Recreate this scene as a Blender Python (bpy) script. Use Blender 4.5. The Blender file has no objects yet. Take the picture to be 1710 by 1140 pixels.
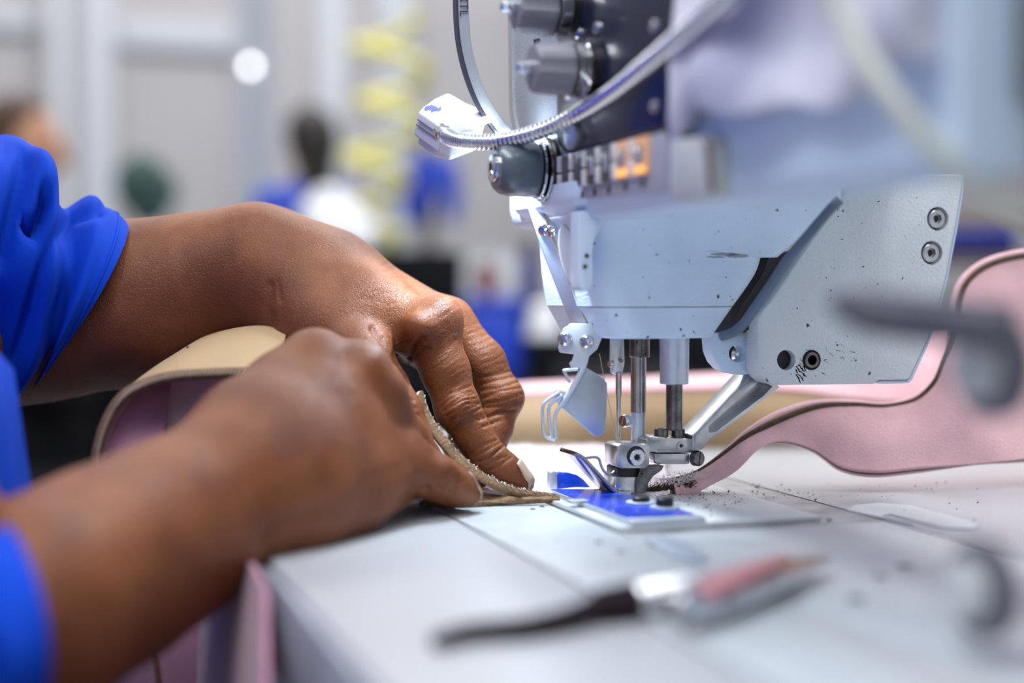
import bpy, bmesh, math, random
import numpy as np
from mathutils import Vector, Matrix
random.seed(7); RNG = np.random.default_rng(7)
scene = bpy.context.scene
COL = scene.collection

# ------------------------------------------------------------------ camera
# table top is z = 0; the machine arm runs along -Y, the operator faces +X
IMW, IMH, FPX = 1710.0, 1140.0, 2400.0
CAMH, YAW, PITCH = 0.0887, math.radians(18.9), math.atan(90 / 2400)
CAM = Vector((0, 0, CAMH))
FWD = Vector((math.sin(YAW) * math.cos(PITCH), math.cos(YAW) * math.cos(PITCH), -math.sin(PITCH)))
RGT = Vector((math.cos(YAW), -math.sin(YAW), 0))
UPV = RGT.cross(FWD)
cam_d = bpy.data.cameras.new('camera'); cam = bpy.data.objects.new('camera', cam_d); COL.objects.link(cam)
cam.location = CAM; cam.rotation_euler = (math.pi / 2 - PITCH, 0, -YAW)
cam_d.sensor_width = 36; cam_d.lens = FPX / IMW * 36
cam_d.clip_start = 0.02; cam_d.clip_end = 60
cam_d.dof.use_dof = True; cam_d.dof.focus_distance = 0.60; cam_d.dof.aperture_fstop = 2.8
scene.camera = cam

# ------------------------------------------------------------------ world, lights, exposure
w = bpy.data.worlds.new('world'); scene.world = w; w.use_nodes = True
w.node_tree.nodes['Background'].inputs[0].default_value = (0.80, 0.83, 0.88, 1)
w.node_tree.nodes['Background'].inputs[1].default_value = 0.35
vs = scene.view_settings
vs.view_transform = 'Standard'; vs.look = 'None'; vs.gamma = 1; vs.use_curve_mapping = False
vs.exposure = 0.95
def area_light(name, loc, rot, sx, sy, power, color):
    d = bpy.data.lights.new(name, 'AREA'); d.shape = 'RECTANGLE'; d.size = sx; d.size_y = sy
    d.energy = power; d.color = color
    o = bpy.data.objects.new(name, d); COL.objects.link(o); o.location = loc; o.rotation_euler = rot
    return o
# rows of fluorescent ceiling tubes of the workshop
area_light('ceiling_tube_light', (0.35, 0.05, 1.45), (math.radians(6), 0, 0), 0.5, 1.6, 7, (0.95, 0.97, 1.0))
area_light('ceiling_tube_light', (-0.42, 0.15, 1.4), (0, math.radians(-16), 0), 0.35, 1.5, 12, (0.92, 0.96, 1.0))
area_light('ceiling_tube_light', (1.1, 1.2, 1.6), (0, 0, 0), 0.35, 1.6, 20, (0.95, 0.97, 1.0))
area_light('ceiling_tube_light', (0.6, 3.3, 2.0), (0, 0, 0), 3.0, 0.5, 27, (1.0, 0.98, 0.96))

# ------------------------------------------------------------------ pixel -> place helpers
def ray(px, py):
    return FWD + RGT * ((px - IMW / 2) / FPX) - UPV * ((py - IMH / 2) / FPX)
def D(px, py, s): return CAM + ray(px, py) * s
def PZ(px, py, z):
    r = ray(px, py); return CAM + r * ((z - CAM.z) / r.z)
def PY(px, py, y):
    r = ray(px, py); return CAM + r * (y / r.y)
def PX(px, py, x):
    r = ray(px, py); return CAM + r * (x / r.x)
def PP(px, py, p0, n):
    r = ray(px, py); n = Vector(n); return CAM + r * ((Vector(p0) - CAM).dot(n) / r.dot(n))
def pix(V):
    V = np.asarray(V) - np.array(CAM); d = V @ np.array(FWD)
    return IMW / 2 + FPX * (V @ np.array(RGT)) / d, IMH / 2 - FPX * (V @ np.array(UPV)) / d

# ------------------------------------------------------------------ materials
MATS = {}
def mat(name, col, rough=0.5, metal=0.0, var=0.0, vscale=40.0, bump=0.0, bscale=300.0, specks=None,
        sss=0.0, coat=0.0, emit=None, wrinkle=None, col2=None, trans=0.0, sheen=0.0, stretch=None, spec=None):
    m = bpy.data.materials.new(name); m.use_nodes = True; nt = m.node_tree; N = nt.nodes; L = nt.links
    b = N['Principled BSDF']
    b.inputs['Base Color'].default_value = (*col, 1); b.inputs['Roughness'].default_value = rough
    b.inputs['Metallic'].default_value = metal
    if spec is not None: b.inputs['Specular IOR Level'].default_value = spec
    if coat: b.inputs['Coat Weight'].default_value = coat
    if sheen: b.inputs['Sheen Weight'].default_value = sheen; b.inputs['Sheen Roughness'].default_value = 0.6
    if trans: b.inputs['Transmission Weight'].default_value = trans
    if sss:
        b.inputs['Subsurface Weight'].default_value = sss; b.inputs['Subsurface Radius'].default_value = (1, 0.35, 0.2)
        b.inputs['Subsurface Scale'].default_value = 0.004
    if emit:
        b.inputs['Emission Color'].default_value = (*emit[0], 1); b.inputs['Emission Strength'].default_value = emit[1]
    tc = N.new('ShaderNodeTexCoord'); co = tc.outputs['Object']
    if stretch:
        mp = N.new('ShaderNodeMapping'); mp.inputs['Scale'].default_value = stretch
        L.new(co, mp.inputs['Vector']); co = mp.outputs['Vector']
    colout = None
    if var or col2:
        n = N.new('ShaderNodeTexNoise'); n.inputs['Scale'].default_value = vscale; n.inputs['Detail'].default_value = 6
        L.new(co, n.inputs['Vector'])
        r = N.new('ShaderNodeValToRGB'); r.color_ramp.elements[0].position = 0.35; r.color_ramp.elements[1].position = 0.65
        c2 = col2 if col2 else tuple(min(1, c * (1 + var)) for c in col)
        c1 = col if col2 else tuple(c * (1 - var) for c in col)
        r.color_ramp.elements[0].color = (*c1, 1); r.color_ramp.elements[1].color = (*c2, 1)
        L.new(n.outputs['Fac'], r.inputs['Fac']); colout = r.outputs['Color']
    if specks:   # (scale, threshold, colour)
        n2 = N.new('ShaderNodeTexNoise'); n2.inputs['Scale'].default_value = specks[0]; n2.inputs['Detail'].default_value = 3
        L.new(co, n2.inputs['Vector'])
        r2 = N.new('ShaderNodeValToRGB'); r2.color_ramp.elements[0].position = specks[1]; r2.color_ramp.elements[1].position = specks[1] + 0.03
        L.new(n2.outputs['Fac'], r2.inputs['Fac'])
        mx = N.new('ShaderNodeMix'); mx.data_type = 'RGBA'
        L.new(r2.outputs['Color'], mx.inputs['Factor'])
        mx.inputs['A'].default_value = (*col, 1)
        if colout: L.new(colout, mx.inputs['A'])
        mx.inputs['B'].default_value = (*specks[2], 1); colout = mx.outputs['Result']
    if colout: L.new(colout, b.inputs['Base Color'])
    nrm = None
    if bump:
        n3 = N.new('ShaderNodeTexNoise'); n3.inputs['Scale'].default_value = bscale; n3.inputs['Detail'].default_value = 4
        L.new(co, n3.inputs['Vector'])
        bp = N.new('ShaderNodeBump'); bp.inputs['Strength'].default_value = bump; bp.inputs['Distance'].default_value = 0.001
        L.new(n3.outputs['Fac'], bp.inputs['Height']); nrm = bp.outputs['Normal']
    if wrinkle:  # fine crossed skin lines
        vo = N.new('ShaderNodeTexVoronoi'); vo.feature = 'DISTANCE_TO_EDGE'; vo.inputs['Scale'].default_value = wrinkle[0]
        mp2 = N.new('ShaderNodeMapping'); mp2.inputs['Scale'].default_value = (1.0, 1.5, 0.55); mp2.inputs['Rotation'].default_value = (0.3, 0.6, 0.4)
        nz = N.new('ShaderNodeTexNoise'); nz.inputs['Scale'].default_value = 120
        L.new(co, nz.inputs['Vector'])
        va = N.new('ShaderNodeVectorMath'); va.operation = 'MULTIPLY_ADD'; va.inputs[1].default_value = (0.004,) * 3
        L.new(nz.outputs['Color'], va.inputs[0]); L.new(co, va.inputs[2]); L.new(va.outputs[0], mp2.inputs['Vector'])
        L.new(mp2.outputs['Vector'], vo.inputs['Vector'])
        rr = N.new('ShaderNodeValToRGB'); rr.color_ramp.elements[0].position = 0.0; rr.color_ramp.elements[1].position = 0.16
        L.new(vo.outputs['Distance'], rr.inputs['Fac'])
        bp2 = N.new('ShaderNodeBump'); bp2.inputs['Strength'].default_value = wrinkle[1]; bp2.inputs['Distance'].default_value = 0.0006
        L.new(rr.outputs['Color'], bp2.inputs['Height'])
        if nrm: L.new(nrm, bp2.inputs['Normal'])
        nrm = bp2.outputs['Normal']
    if nrm: L.new(nrm, b.inputs['Normal'])
    MATS[name] = m
    return m
M = MATS
mat('paint', (0.64, 0.79, 0.95), 0.42, 0, var=0.05, vscale=30, bump=0.35, bscale=900, specks=(330, 0.70, (0.03, 0.03, 0.035)))
mat('paint_plain', (0.60, 0.72, 0.87), 0.45, 0, bump=0.2, bscale=900)
mat('paint_plate', (0.72, 0.755, 0.78), 0.5, 0, var=0.05, vscale=25, bump=0.6, bscale=700, specks=(300, 0.725, (0.02, 0.02, 0.02)))
mat('paint_grey', (0.28, 0.29, 0.33), 0.5, 0, var=0.06, bump=0.1)
mat('steel', (0.55, 0.56, 0.58), 0.28, 1.0, var=0.15, vscale=120, bump=0.06, bscale=600, specks=(500, 0.72, (0.05, 0.05, 0.05)))
mat('sheet_steel', (0.60, 0.66, 0.74), 0.46, 0.75, var=0.05, vscale=200)
mat('dark_steel', (0.16, 0.155, 0.16), 0.3, 1.0, var=0.3, vscale=200, specks=(500, 0.66, (0.02, 0.02, 0.02)))
mat('smudge', (0.30, 0.34, 0.38), 0.6)
mat('chrome', (0.75, 0.76, 0.78), 0.12, 1.0)
mat('black', (0.008, 0.008, 0.01), 0.4)
mat('dark_hole', (0.01, 0.012, 0.018), 0.6)
mat('navy_panel', (0.010, 0.014, 0.036), 0.32, 0, var=0.2, bump=0.05, coat=0.3)
mat('face_metal', (0.50, 0.55, 0.60), 0.35, 0.6, bump=0.4, bscale=1200)
mat('knob_grey', (0.12, 0.125, 0.15), 0.5, 0, var=0.1, spec=0.3)
mat('dial_grey', (0.20, 0.20, 0.235), 0.42)
mat('guard_steel', (0.40, 0.44, 0.51), 0.42, 0.9, var=0.05, vscale=200)
mat('bar_steel', (0.36, 0.36, 0.38), 0.2, 1.0, var=0.2, vscale=150)
mat('knob_blue', (0.075, 0.10, 0.13), 0.33, 0, var=0.08, coat=0.3)
mat('white_plastic', (0.62, 0.63, 0.67), 0.35)
mat('tube_white', (0.72, 0.74, 0.66), 0.4, 0)
mat('wrap_white', (0.78, 0.77, 0.83), 0.6, 0, vscale=16, col2=(0.36, 0.37, 0.50))
mat('rubber', (0.13, 0.17, 0.24), 0.55)
mat('hose_grey', (0.32, 0.35, 0.38), 0.5, 0, var=0.05)
mat('hose_dark', (0.045, 0.045, 0.07), 0.5)
mat('panel_lilac', (0.36, 0.36, 0.42), 0.5)
mat('btn_white', (0.70, 0.69, 0.72), 0.4)
mat('btn_orange', (0.62, 0.36, 0.22), 0.4, emit=((1.0, 0.42, 0.12), 0.10))
mat('btn_glow', (0.85, 0.40, 0.10), 0.4, emit=((1.0, 0.45, 0.12), 0.55))
mat('slot_dark', (0.10, 0.10, 0.12), 0.5)
mat('led_green', (0.4, 0.7, 0.02), 0.3, emit=((0.55, 0.95, 0.02), 1.6))
mat('led_white', (0.9, 0.95, 1.0), 0.3, emit=((0.85, 0.94, 1.0), 9))
mat('blue_paint', (0.006, 0.055, 0.58), 0.28, 0, coat=0.4, specks=(600, 0.70, (0.5, 0.55, 0.65)))
mat('bed_steel', (0.60, 0.64, 0.67), 0.36, 0.25, var=0.05, vscale=60, bump=0.03, specks=(170, 0.73, (0.16, 0.18, 0.22)))
mat('bed_dull', (0.33, 0.32, 0.33), 0.5, 0.3, var=0.22, vscale=90, bump=0.2, bscale=500)
mat('laminate', (0.415, 0.425, 0.45), 0.35, 0, var=0.02, vscale=12)
mat('laminate_edge', (0.36, 0.38, 0.45), 0.5, 0, var=0.15, vscale=30)
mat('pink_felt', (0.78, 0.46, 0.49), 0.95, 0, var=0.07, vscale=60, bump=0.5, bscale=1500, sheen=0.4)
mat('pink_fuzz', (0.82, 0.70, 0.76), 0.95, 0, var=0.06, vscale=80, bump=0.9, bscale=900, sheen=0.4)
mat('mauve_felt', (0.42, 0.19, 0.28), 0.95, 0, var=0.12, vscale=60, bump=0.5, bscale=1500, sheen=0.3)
mat('beige_leather', (0.41, 0.28, 0.15), 0.6, 0, var=0.05, vscale=30, bump=0.15, bscale=900)
mat('tan_edge', (0.19, 0.105, 0.05), 0.75, 0, var=0.25, vscale=300, bump=0.8, bscale=900)
mat('brown_core', (0.085, 0.048, 0.025), 0.95, 0, var=0.3, vscale=500, bump=0.8, bscale=1500)
mat('thread', (0.52, 0.43, 0.33), 0.6)
mat('thread_dark', (0.10, 0.07, 0.035), 0.6)
mat('lint', (0.16, 0.10, 0.07), 0.95)
mat('lint_pink', (0.75, 0.66, 0.68), 0.95)
mat('skin', (0.140, 0.042, 0.015), 0.46, 0, col2=(0.215, 0.072, 0.027), vscale=45, sss=0.10, spec=0.26, bump=0.10, bscale=900, wrinkle=(820, 0.26))
mat('nail', (0.50, 0.33, 0.25), 0.3, 0, sss=0.1, coat=0.2)
mat('uniform_blue', (0.001, 0.045, 0.44), 0.8, 0, var=0.08, vscale=30, bump=0.2, bscale=2500, spec=0.15)
mat('hair', (0.012, 0.008, 0.007), 0.5)
mat('hair_brown', (0.06, 0.025, 0.012), 0.6)
mat('skin_tan', (0.42, 0.20, 0.11), 0.5)
mat('trousers', (0.012, 0.012, 0.016), 0.8)
mat('tool_black', (0.02, 0.012, 0.016), 0.7, spec=0.1)
mat('tool_pink', (0.62, 0.26, 0.28), 0.3, 0.3)
mat('wall_paint', (0.50, 0.48, 0.50), 0.8, 0, var=0.04, vscale=2)
mat('wall_panel', (0.43, 0.42, 0.44), 0.8, 0, var=0.05, vscale=2)
mat('floor_paint', (0.16, 0.16, 0.17), 0.5, 0, var=0.15, vscale=4)
mat('post_white', (0.74, 0.77, 0.83), 0.5)
mat('post_grey', (0.58, 0.62, 0.68), 0.5)
mat('hose_yellow', (0.80, 0.74, 0.18), 0.35)
mat('bench_black', (0.006, 0.006, 0.008), 0.8, spec=0.1)
mat('arm_shade_grey', (0.17, 0.175, 0.20), 0.6)  # darker than the arm's paint: shadow on the set-back part put into the colour
mat('bin_blue', (0.004, 0.045, 0.48), 0.5)
mat('bin_navy', (0.006, 0.010, 0.13), 0.5)
mat('cloth_white', (0.78, 0.79, 0.82), 0.8)
mat('dark_green', (0.03, 0.075, 0.065), 0.7, 0, var=0.3, vscale=15)
mat('light_grey', (0.50, 0.52, 0.54), 0.7)
mat('red_brown', (0.25, 0.05, 0.05), 0.6)
mat('wood_brown', (0.12, 0.08, 0.06), 0.7)

# ------------------------------------------------------------------ mesh building
WL = {}      # world location of every object
def link(name, me, mats, parent, loc):
    o = bpy.data.objects.new(name, me); COL.objects.link(o)
    for m in (mats if isinstance(mats, (list, tuple)) else [mats]): me.materials.append(M[m] if isinstance(m, str) else m)
    WL[o] = Vector(loc); o.location = loc
    if parent is not None:
        o.parent = parent; o.matrix_parent_inverse = Matrix.Translation(-WL[parent])
    return o
def tag(o, label=None, cat=None, group=None, kind=None):
    if label: o['label'] = label
    if cat: o['category'] = cat
    if group: o['group'] = group
    if kind: o['kind'] = kind
    return o
def thing(name, loc, label, cat, group=None):
    o = bpy.data.objects.new(name, None); COL.objects.link(o); o.location = loc; WL[o] = Vector(loc)
    o.empty_display_size = 0.02
    return tag(o, label, cat, group)
class MB:
    def __init__(s): s.v = []; s.f = []; s.mi = []; s.cur = 0
    def add(s, vs, fs):
        n = len(s.v); s.v += [Vector(v) for v in vs]; s.f += [[i + n for i in f] for f in fs]; s.mi += [s.cur] * len(fs); return s
    def box(s, lo, hi):
        (x0, y0, z0), (x1, y1, z1) = lo, hi
        return s.add([(x0,y0,z0),(x1,y0,z0),(x1,y1,z0),(x0,y1,z0),(x0,y0,z1),(x1,y0,z1),(x1,y1,z1),(x0,y1,z1)],
                     [(3,2,1,0),(4,5,6,7),(0,1,5,4),(1,2,6,5),(2,3,7,6),(3,0,4,7)])
    def prism(s, pts, vec):
        pts = [Vector(p) for p in pts]; n = len(pts); vec = Vector(vec)
        nn = Vector((0, 0, 0))
        for i in range(n): nn += pts[i].cross(pts[(i + 1) % n])
        if nn.dot(vec) > 0: pts.reverse()
        v = pts + [p + vec for p in pts]
        return s.add(v, [list(range(n)), list(range(2 * n - 1, n - 1, -1))] + [[i, i + n, (i + 1) % n + n, (i + 1) % n] for i in range(n)])
    def tube(s, path, rad, seg=16, cap=True, up=None, sq=1.0):
        path = [Vector(p) for p in path]; n = len(path)
        if not isinstance(rad, (list, tuple)): rad = [rad] * n
        t0 = (path[1] - path[0]).normalized()
        u = Vector(up) if up else t0.orthogonal()
        u = (u - t0 * u.dot(t0)).normalized(); vs = []
        for i in range(n):
            t = (path[min(i + 1, n - 1)] - path[max(i - 1, 0)]).normalized()
            u = (u - t * u.dot(t)).normalized(); b = t.cross(u)
            for k in range(seg):
                a = 2 * math.pi * k / seg
                vs.append(path[i] + (u * math.cos(a) + b * math.sin(a) * sq) * rad[i])
        fs = [[i * seg + k, i * seg + (k + 1) % seg, (i + 1) * seg + (k + 1) % seg, (i + 1) * seg + k] for i in range(n - 1) for k in range(seg)]
        if cap: fs += [list(range(seg))[::-1], [(n - 1) * seg + k for k in range(seg)]]
        return s.add(vs, fs)
    def lathe(s, base, axis, prof, seg=32, star=None):
        # prof: list of (distance along axis, radius)
        a = Vector(axis).normalized(); u = a.orthogonal().normalized(); b = a.cross(u); base = Vector(base); vs = []
        for (h, r) in prof:
            for k in range(seg):
                t = 2 * math.pi * k / seg
                rr = r * (star(k, seg, h) if star else 1)
                vs.append(base + a * h + (u * math.cos(t) + b * math.sin(t)) * rr)
        n = len(prof)
        fs = [[i * seg + k, i * seg + (k + 1) % seg, (i + 1) * seg + (k + 1) % seg, (i + 1) * seg + k] for i in range(n - 1) for k in range(seg)]
        fs += [list(range(seg))[::-1], [(n - 1) * seg + k for k in range(seg)]]
        return s.add(vs, fs)
    def rings(s, rings, closed=True, caps=True):
        n = len(rings); m = len(rings[0]); vs = [v for r in rings for v in r]
        kk = range(m) if closed else range(m - 1)
        fs = [[i * m + k, i * m + (k + 1) % m, (i + 1) * m + (k + 1) % m, (i + 1) * m + k] for i in range(n - 1) for k in kk]
        if caps and closed: fs += [list(range(m))[::-1], [(n - 1) * m + k for k in range(m)]]
        return s.add(vs, fs)
    def build(s, name, mats, parent=None, bevel=0.0, bseg=2, angle=0.62, recalc=True, cut=None, subd=0, smooth=True):
        c = sum(s.v, Vector((0, 0, 0))) / len(s.v)
        if parent is None: c = Vector((c.x, c.y, min(v.z for v in s.v)))
        me = bpy.data.meshes.new(name); me.from_pydata([v - c for v in s.v], [], s.f)
        for p, i in zip(me.polygons, s.mi): p.material_index = i
        bm = bmesh.new(); bm.from_mesh(me)
        if recalc: bmesh.ops.recalc_face_normals(bm, faces=bm.faces)
        bm.to_mesh(me); bm.free()
        if bevel:
            bm = bmesh.new(); bm.from_mesh(me)
            es = [e for e in bm.edges if len(e.link_faces) == 2 and e.calc_face_angle(0) > 0.5]
            bmesh.ops.bevel(bm, geom=es, offset=bevel, segments=bseg, profile=0.5, affect='EDGES', clamp_overlap=True)
            bm.to_mesh(me); bm.free()
        if cut:
            me = boolean(me, [(q, c) for q in cut])
        if smooth:
            me.polygons.foreach_set('use_smooth', [True] * len(me.polygons)); me.set_sharp_from_angle(angle=angle)
        me.name = name
        o = link(name, me, mats, parent, c)
        if subd:
            md = o.modifiers.new('subdivision', 'SUBSURF'); md.levels = subd; md.render_levels = subd
        return o
def boolean(me, cutters):
    o = bpy.data.objects.new('tmp', me); COL.objects.link(o); tmp = [o]
    for q, c in cutters:
        cm = bpy.data.meshes.new('cut'); cm.from_pydata([v - c for v in q.v], [], q.f)
        bm = bmesh.new(); bm.from_mesh(cm); bmesh.ops.recalc_face_normals(bm, faces=bm.faces); bm.to_mesh(cm); bm.free()
        co = bpy.data.objects.new('tmpc', cm); COL.objects.link(co); tmp.append(co)
        md = o.modifiers.new('b', 'BOOLEAN'); md.operation = 'DIFFERENCE'; md.solver = 'EXACT'; md.object = co
    dg = bpy.context.evaluated_depsgraph_get(); dg.update()
    out = bpy.data.meshes.new_from_object(o.evaluated_get(dg))
    for t in tmp: bpy.data.objects.remove(t)
    return out
def crom(P, n):
    P = [Vector(p) for p in P]; m = len(P); out = []
    for i in range(n):
        t = i / (n - 1) * (m - 1); k = min(int(t), m - 2); f = t - k
        p0 = P[k - 1] if k > 0 else P[0] * 2 - P[1]; p1, p2 = P[k], P[k + 1]
        p3 = P[k + 2] if k + 2 < m else P[m - 1] * 2 - P[m - 2]
        out.append(0.5 * ((2 * p1) + (p2 - p0) * f + (2 * p0 - 5 * p1 + 4 * p2 - p3) * f * f + (3 * p1 - p0 - 3 * p2 + p3) * f ** 3))
    return out
def plate(pts, p0, n, thick):   # pixel outline laid on the plane through p0 with normal n, thickness away from the viewer
    n = Vector(n).normalized(); q = [PP(x, y, p0, n) for x, y in pts]
    sgn = 1 if n.dot(FWD) > 0 else -1
    return MB().prism(q, n * sgn * thick)
def circ(cx, cy, r, n=20, ry=None):
    ry = ry or r
    return [(cx + r * math.cos(2 * math.pi * k / n), cy + ry * math.sin(2 * math.pi * k / n)) for k in range(n)]
def hexstar(k, seg):   # unit circle -> hexagon
    a = 2 * math.pi * k / seg; q = (a % (math.pi / 3)) - math.pi / 6
    return math.cos(math.pi / 6) / math.cos(q)
def hex_screw(parent, loc, axis, r, h, name='screw', m='chrome', label=None, hole=0.5):
    mb = MB(); a = Vector(axis).normalized()
    seg = 36; pr = [(0, 1.0), (h * 0.8, 1.0), (h, 0.88), (h, hole), (h * 0.35, hole), (h * 0.35, 0.001)]
    u = a.orthogonal().normalized(); b = a.cross(u); rings = []
    for i, (d, q) in enumerate(pr):
        rings.append([Vector(loc) + a * d + (u * math.cos(2 * math.pi * k / seg) + b * math.sin(2 * math.pi * k / seg)) * r * q * (hexstar(k, seg) * 1.08 if i in (3, 4) else 1) for k in range(seg)])
    mb.rings(rings); o = mb.build(name, m, parent, angle=0.5)
    if label: o['label'] = label
    s = MB().lathe(Vector(loc) + a * h * 0.36, a, [(0, r * hole * 0.85), (h * 0.03, r * hole * 0.84)], 6).build('socket', 'dark_hole', o)
    return o
def cross_screw(parent, loc, axis, r, h, name='screw', m='chrome'):
    a = Vector(axis).normalized(); u = a.orthogonal().normalized(); b = a.cross(u); seg = 48; rings = []
    for (d, q) in [(0, 1), (0.35, 1), (0.6, 0.93), (0.8, 0.8), (0.9, 0.62), (0.96, 0.5), (0.99, 0.36), (1, 0.24), (1.0, 0.12), (1, 0.01)]:
        R = []
        for k in range(seg):
            t = 2 * math.pi * k / seg; x, y = q * math.cos(t), q * math.sin(t)
            dd = d
            if q < 0.66 and (abs(x) < 0.14 or abs(y) < 0.14): dd -= 0.45
            R.append(Vector(loc) + a * dd * h + (u * x + b * y) * r)
        rings.append(R)
    return MB().rings(rings).build(name, m, parent, angle=0.5)
def slot_screw(parent, loc, axis, r, h, name='screw', m='dark_steel', rot=0.6):
    a = Vector(axis).normalized(); u = a.orthogonal().normalized(); b = a.cross(u)
    body = MB().lathe(loc, a, [(0, r), (h * 0.85, r), (h, r * 0.9)], 32)
    d1 = u * math.cos(rot) + b * math.sin(rot); d2 = a.cross(d1); c = Vector(loc) + a * h
    cut = MB().prism([c + d1 * r * 1.3 + d2 * r * 0.13, c - d1 * r * 1.3 + d2 * r * 0.13, c - d1 * r * 1.3 - d2 * r * 0.13, c + d1 * r * 1.3 - d2 * r * 0.13][::1], -a * h * 0.45)
    return body.build(name, m, parent, cut=[cut])
def text_obj(name, body, size, loc, xdir, ydir, m, parent, depth=0.00012):
    cu = bpy.data.curves.new(name, 'FONT'); cu.body = body; cu.size = size; cu.extrude = depth; cu.resolution_u = 2; cu.align_x = 'CENTER'; cu.align_y = 'CENTER'
    t = bpy.data.objects.new('tmp', cu); COL.objects.link(t)
    dg = bpy.context.evaluated_depsgraph_get(); dg.update(); me = bpy.data.meshes.new_from_object(t.evaluated_get(dg))
    bpy.data.objects.remove(t)
    x = Vector(xdir).normalized(); y = Vector(ydir).normalized(); z = x.cross(y)
    R = Matrix((x, y, z)).transposed().to_4x4(); me.transform(R); me.name = name
    return link(name, me, m, parent, loc)

# ================================================================== the setting
FLZ = -0.78
def struct(name, mb, m, parent=None, **k):
    o = mb.build(name, m, parent, **k); return tag(o, kind='structure')
struct('floor', MB().box((-4, -2, FLZ - 0.05), (7, 4.6, FLZ)), 'floor_paint')
wb = struct('wall_back', MB().box((-4, 4.5, FLZ), (7, 4.6, 2.6)), 'wall_paint')
struct('wall_right', MB().box((6.9, -2, FLZ), (7.0, 4.5, 2.6)), 'wall_paint')
for (x0, x1, y0, y1) in ((200, 380, 95, 420), (-120, 60, 60, 420), (590, 690, 60, 420), (700, 860, 10, 420)):
    a, b = PY(x0, y1, 4.5), PY(x1, y0, 4.5)
    MB().box((a.x, 4.47, -0.7), (b.x, 4.499, b.z)).build('wall_panel', 'wall_panel', wb, bevel=0.01)
for (x0, x1, y0, y1) in ((195, 395, 50, 85), (-100, 60, 25, 50)):
    a, b = PY(x0, y1, 4.5), PY(x1, y0, 4.5)
    MB().box((a.x, 4.44, a.z), (b.x, 4.499, b.z)).build('wall_panel', 'post_grey', wb, bevel=0.01)
def post(px, wpx, s, m, label):
    c = D(px, 300, s); r = wpx * s / FPX / 2
    t = thing('support_post', (c.x, c.y, FLZ), label, 'post', 'upright posts of the workshop')
    MB().box((c.x - r, c.y - r, FLZ), (c.x + r, c.y + r, 2.5)).build('shaft', m, t, bevel=r * 0.25)
    MB().box((c.x - r * 1.7, c.y - r * 1.7, FLZ), (c.x + r * 1.7, c.y + r * 1.7, FLZ + 0.015)).build('foot_plate', m, t, bevel=0.003)
post(100, 26, 4.2, 'post_white', 'narrow pale post left of the white post, above the brown-haired worker')
post(165, 48, 3.4, 'post_white', 'white upright post behind the brown-haired worker')
post(428, 62, 3.2, 'post_grey', 'pale grey upright post left of the black-haired worker')
post(553, 40, 2.9, 'post_white', 'bright white upright post beside the yellow coiled hose')
post(662, 40, 3.9, 'post_grey', 'grey upright post behind the yellow coiled hose')

# ------------------------------------------------------------------ table with the machine bed let into it
tb = thing('work_table', (0.45, 0.4, FLZ), 'white laminate sewing table with a grey-blue edge under the hands', 'table')
BX0, BX1, BY0, BY1 = 0.156, 0.312, -0.06, 0.625
tp = MB().box((0.076, -0.12, -0.03), (1.35, 0.86, 0.0))
tp.build('table_top', 'laminate', tb, bevel=0.0025, cut=[MB().box((BX0, BY0, -0.05), (BX1, BY1, 0.05))])
MB().box((0.0735, -0.12, -0.030), (0.0758, 0.86, -0.0022)).build('edge_band', 'laminate_edge', tb, bevel=0.0008)
for x in (0.14, 1.25):
    for y in (-0.05, 0.78):
        MB().box((x - 0.025, y - 0.025, FLZ), (x + 0.025, y + 0.025, -0.031)).build('leg', 'post_grey', tb, bevel=0.004)
MB().box((0.12, 0.76, -0.10), (1.27, 0.80, -0.032)).build('apron', 'light_grey', tb, bevel=0.003)
# latch plate let into the table on the right
lt = plate([(1414, 851), (1428, 843), (1468, 839), (1520, 843), (1600, 864), (1636, 877), (1622, 882), (1545, 879)], (0, 0, 0.0006), (0, 0, 1), 0.0008)
cutl = plate([(1472, 846), (1487, 843), (1590, 869), (1570, 871)], (0, 0, 0.004), (0, 0, 1), 0.01)
o = lt.build('latch_plate', 'bed_steel', tb, cut=[cutl]); o['label'] = 'thin steel latch plate with a long slot'
plate([(1470, 847), (1486, 842), (1594, 869), (1572, 872)], (0, 0, 0.00012), (0, 0, 1), 0.0001).build('latch_slot', 'dark_hole', tb)

# ================================================================== sewing machine
XF, YN, YC, YB = 0.205, 0.522, 0.552, 0.603     # operator face, near side of the head, needle line, far side
sm = thing('sewing_machine', (0.24, 0.4, 0.0), 'light blue-grey industrial sewing machine with its arm reaching towards the right front', 'sewing machine')
NY = (0, 1, 0); NX = (1, 0, 0); NZ = (0, 0, 1)
def spart(mb, name, m, parent=sm, label=None, **k):
    o = mb.build(name, m, parent, **k)
    if label: o['label'] = label
    return o
# bed flush with the table
bed = spart(MB().box((BX0 + 0.0012, BY0 + 0.001, -0.028), (BX1 - 0.0012, BY1 - 0.001, -0.0012)), 'bed', 'dark_steel')
def bedp(x0, x1, y0, y1, z0, z1, m, name='slide_plate', bev=0.0004):
    return spart(MB().box((x0, y0, z0), (x1, y1, z1)), name, m, bevel=bev)
bedp(BX0 + 0.0016, 0.2034, BY0 + 0.002, BY1 - 0.002, -0.0012, 0.0002, 'bed_steel')
bedp(0.2042, BX1 - 0.0016, BY0 + 0.002, 0.468, -0.0012, 0.0001, 'bed_steel')
bedp(0.2042, BX1 - 0.0016, 0.4688, BY1 - 0.002, -0.0012, 0.0001, 'bed_dull', 'bed_plate')
bedp(0.2042, 0.2868, 0.4755, 0.602, 0.0002, 0.0022, 'bed_steel', 'throat_plate', 0.0003)
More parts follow.
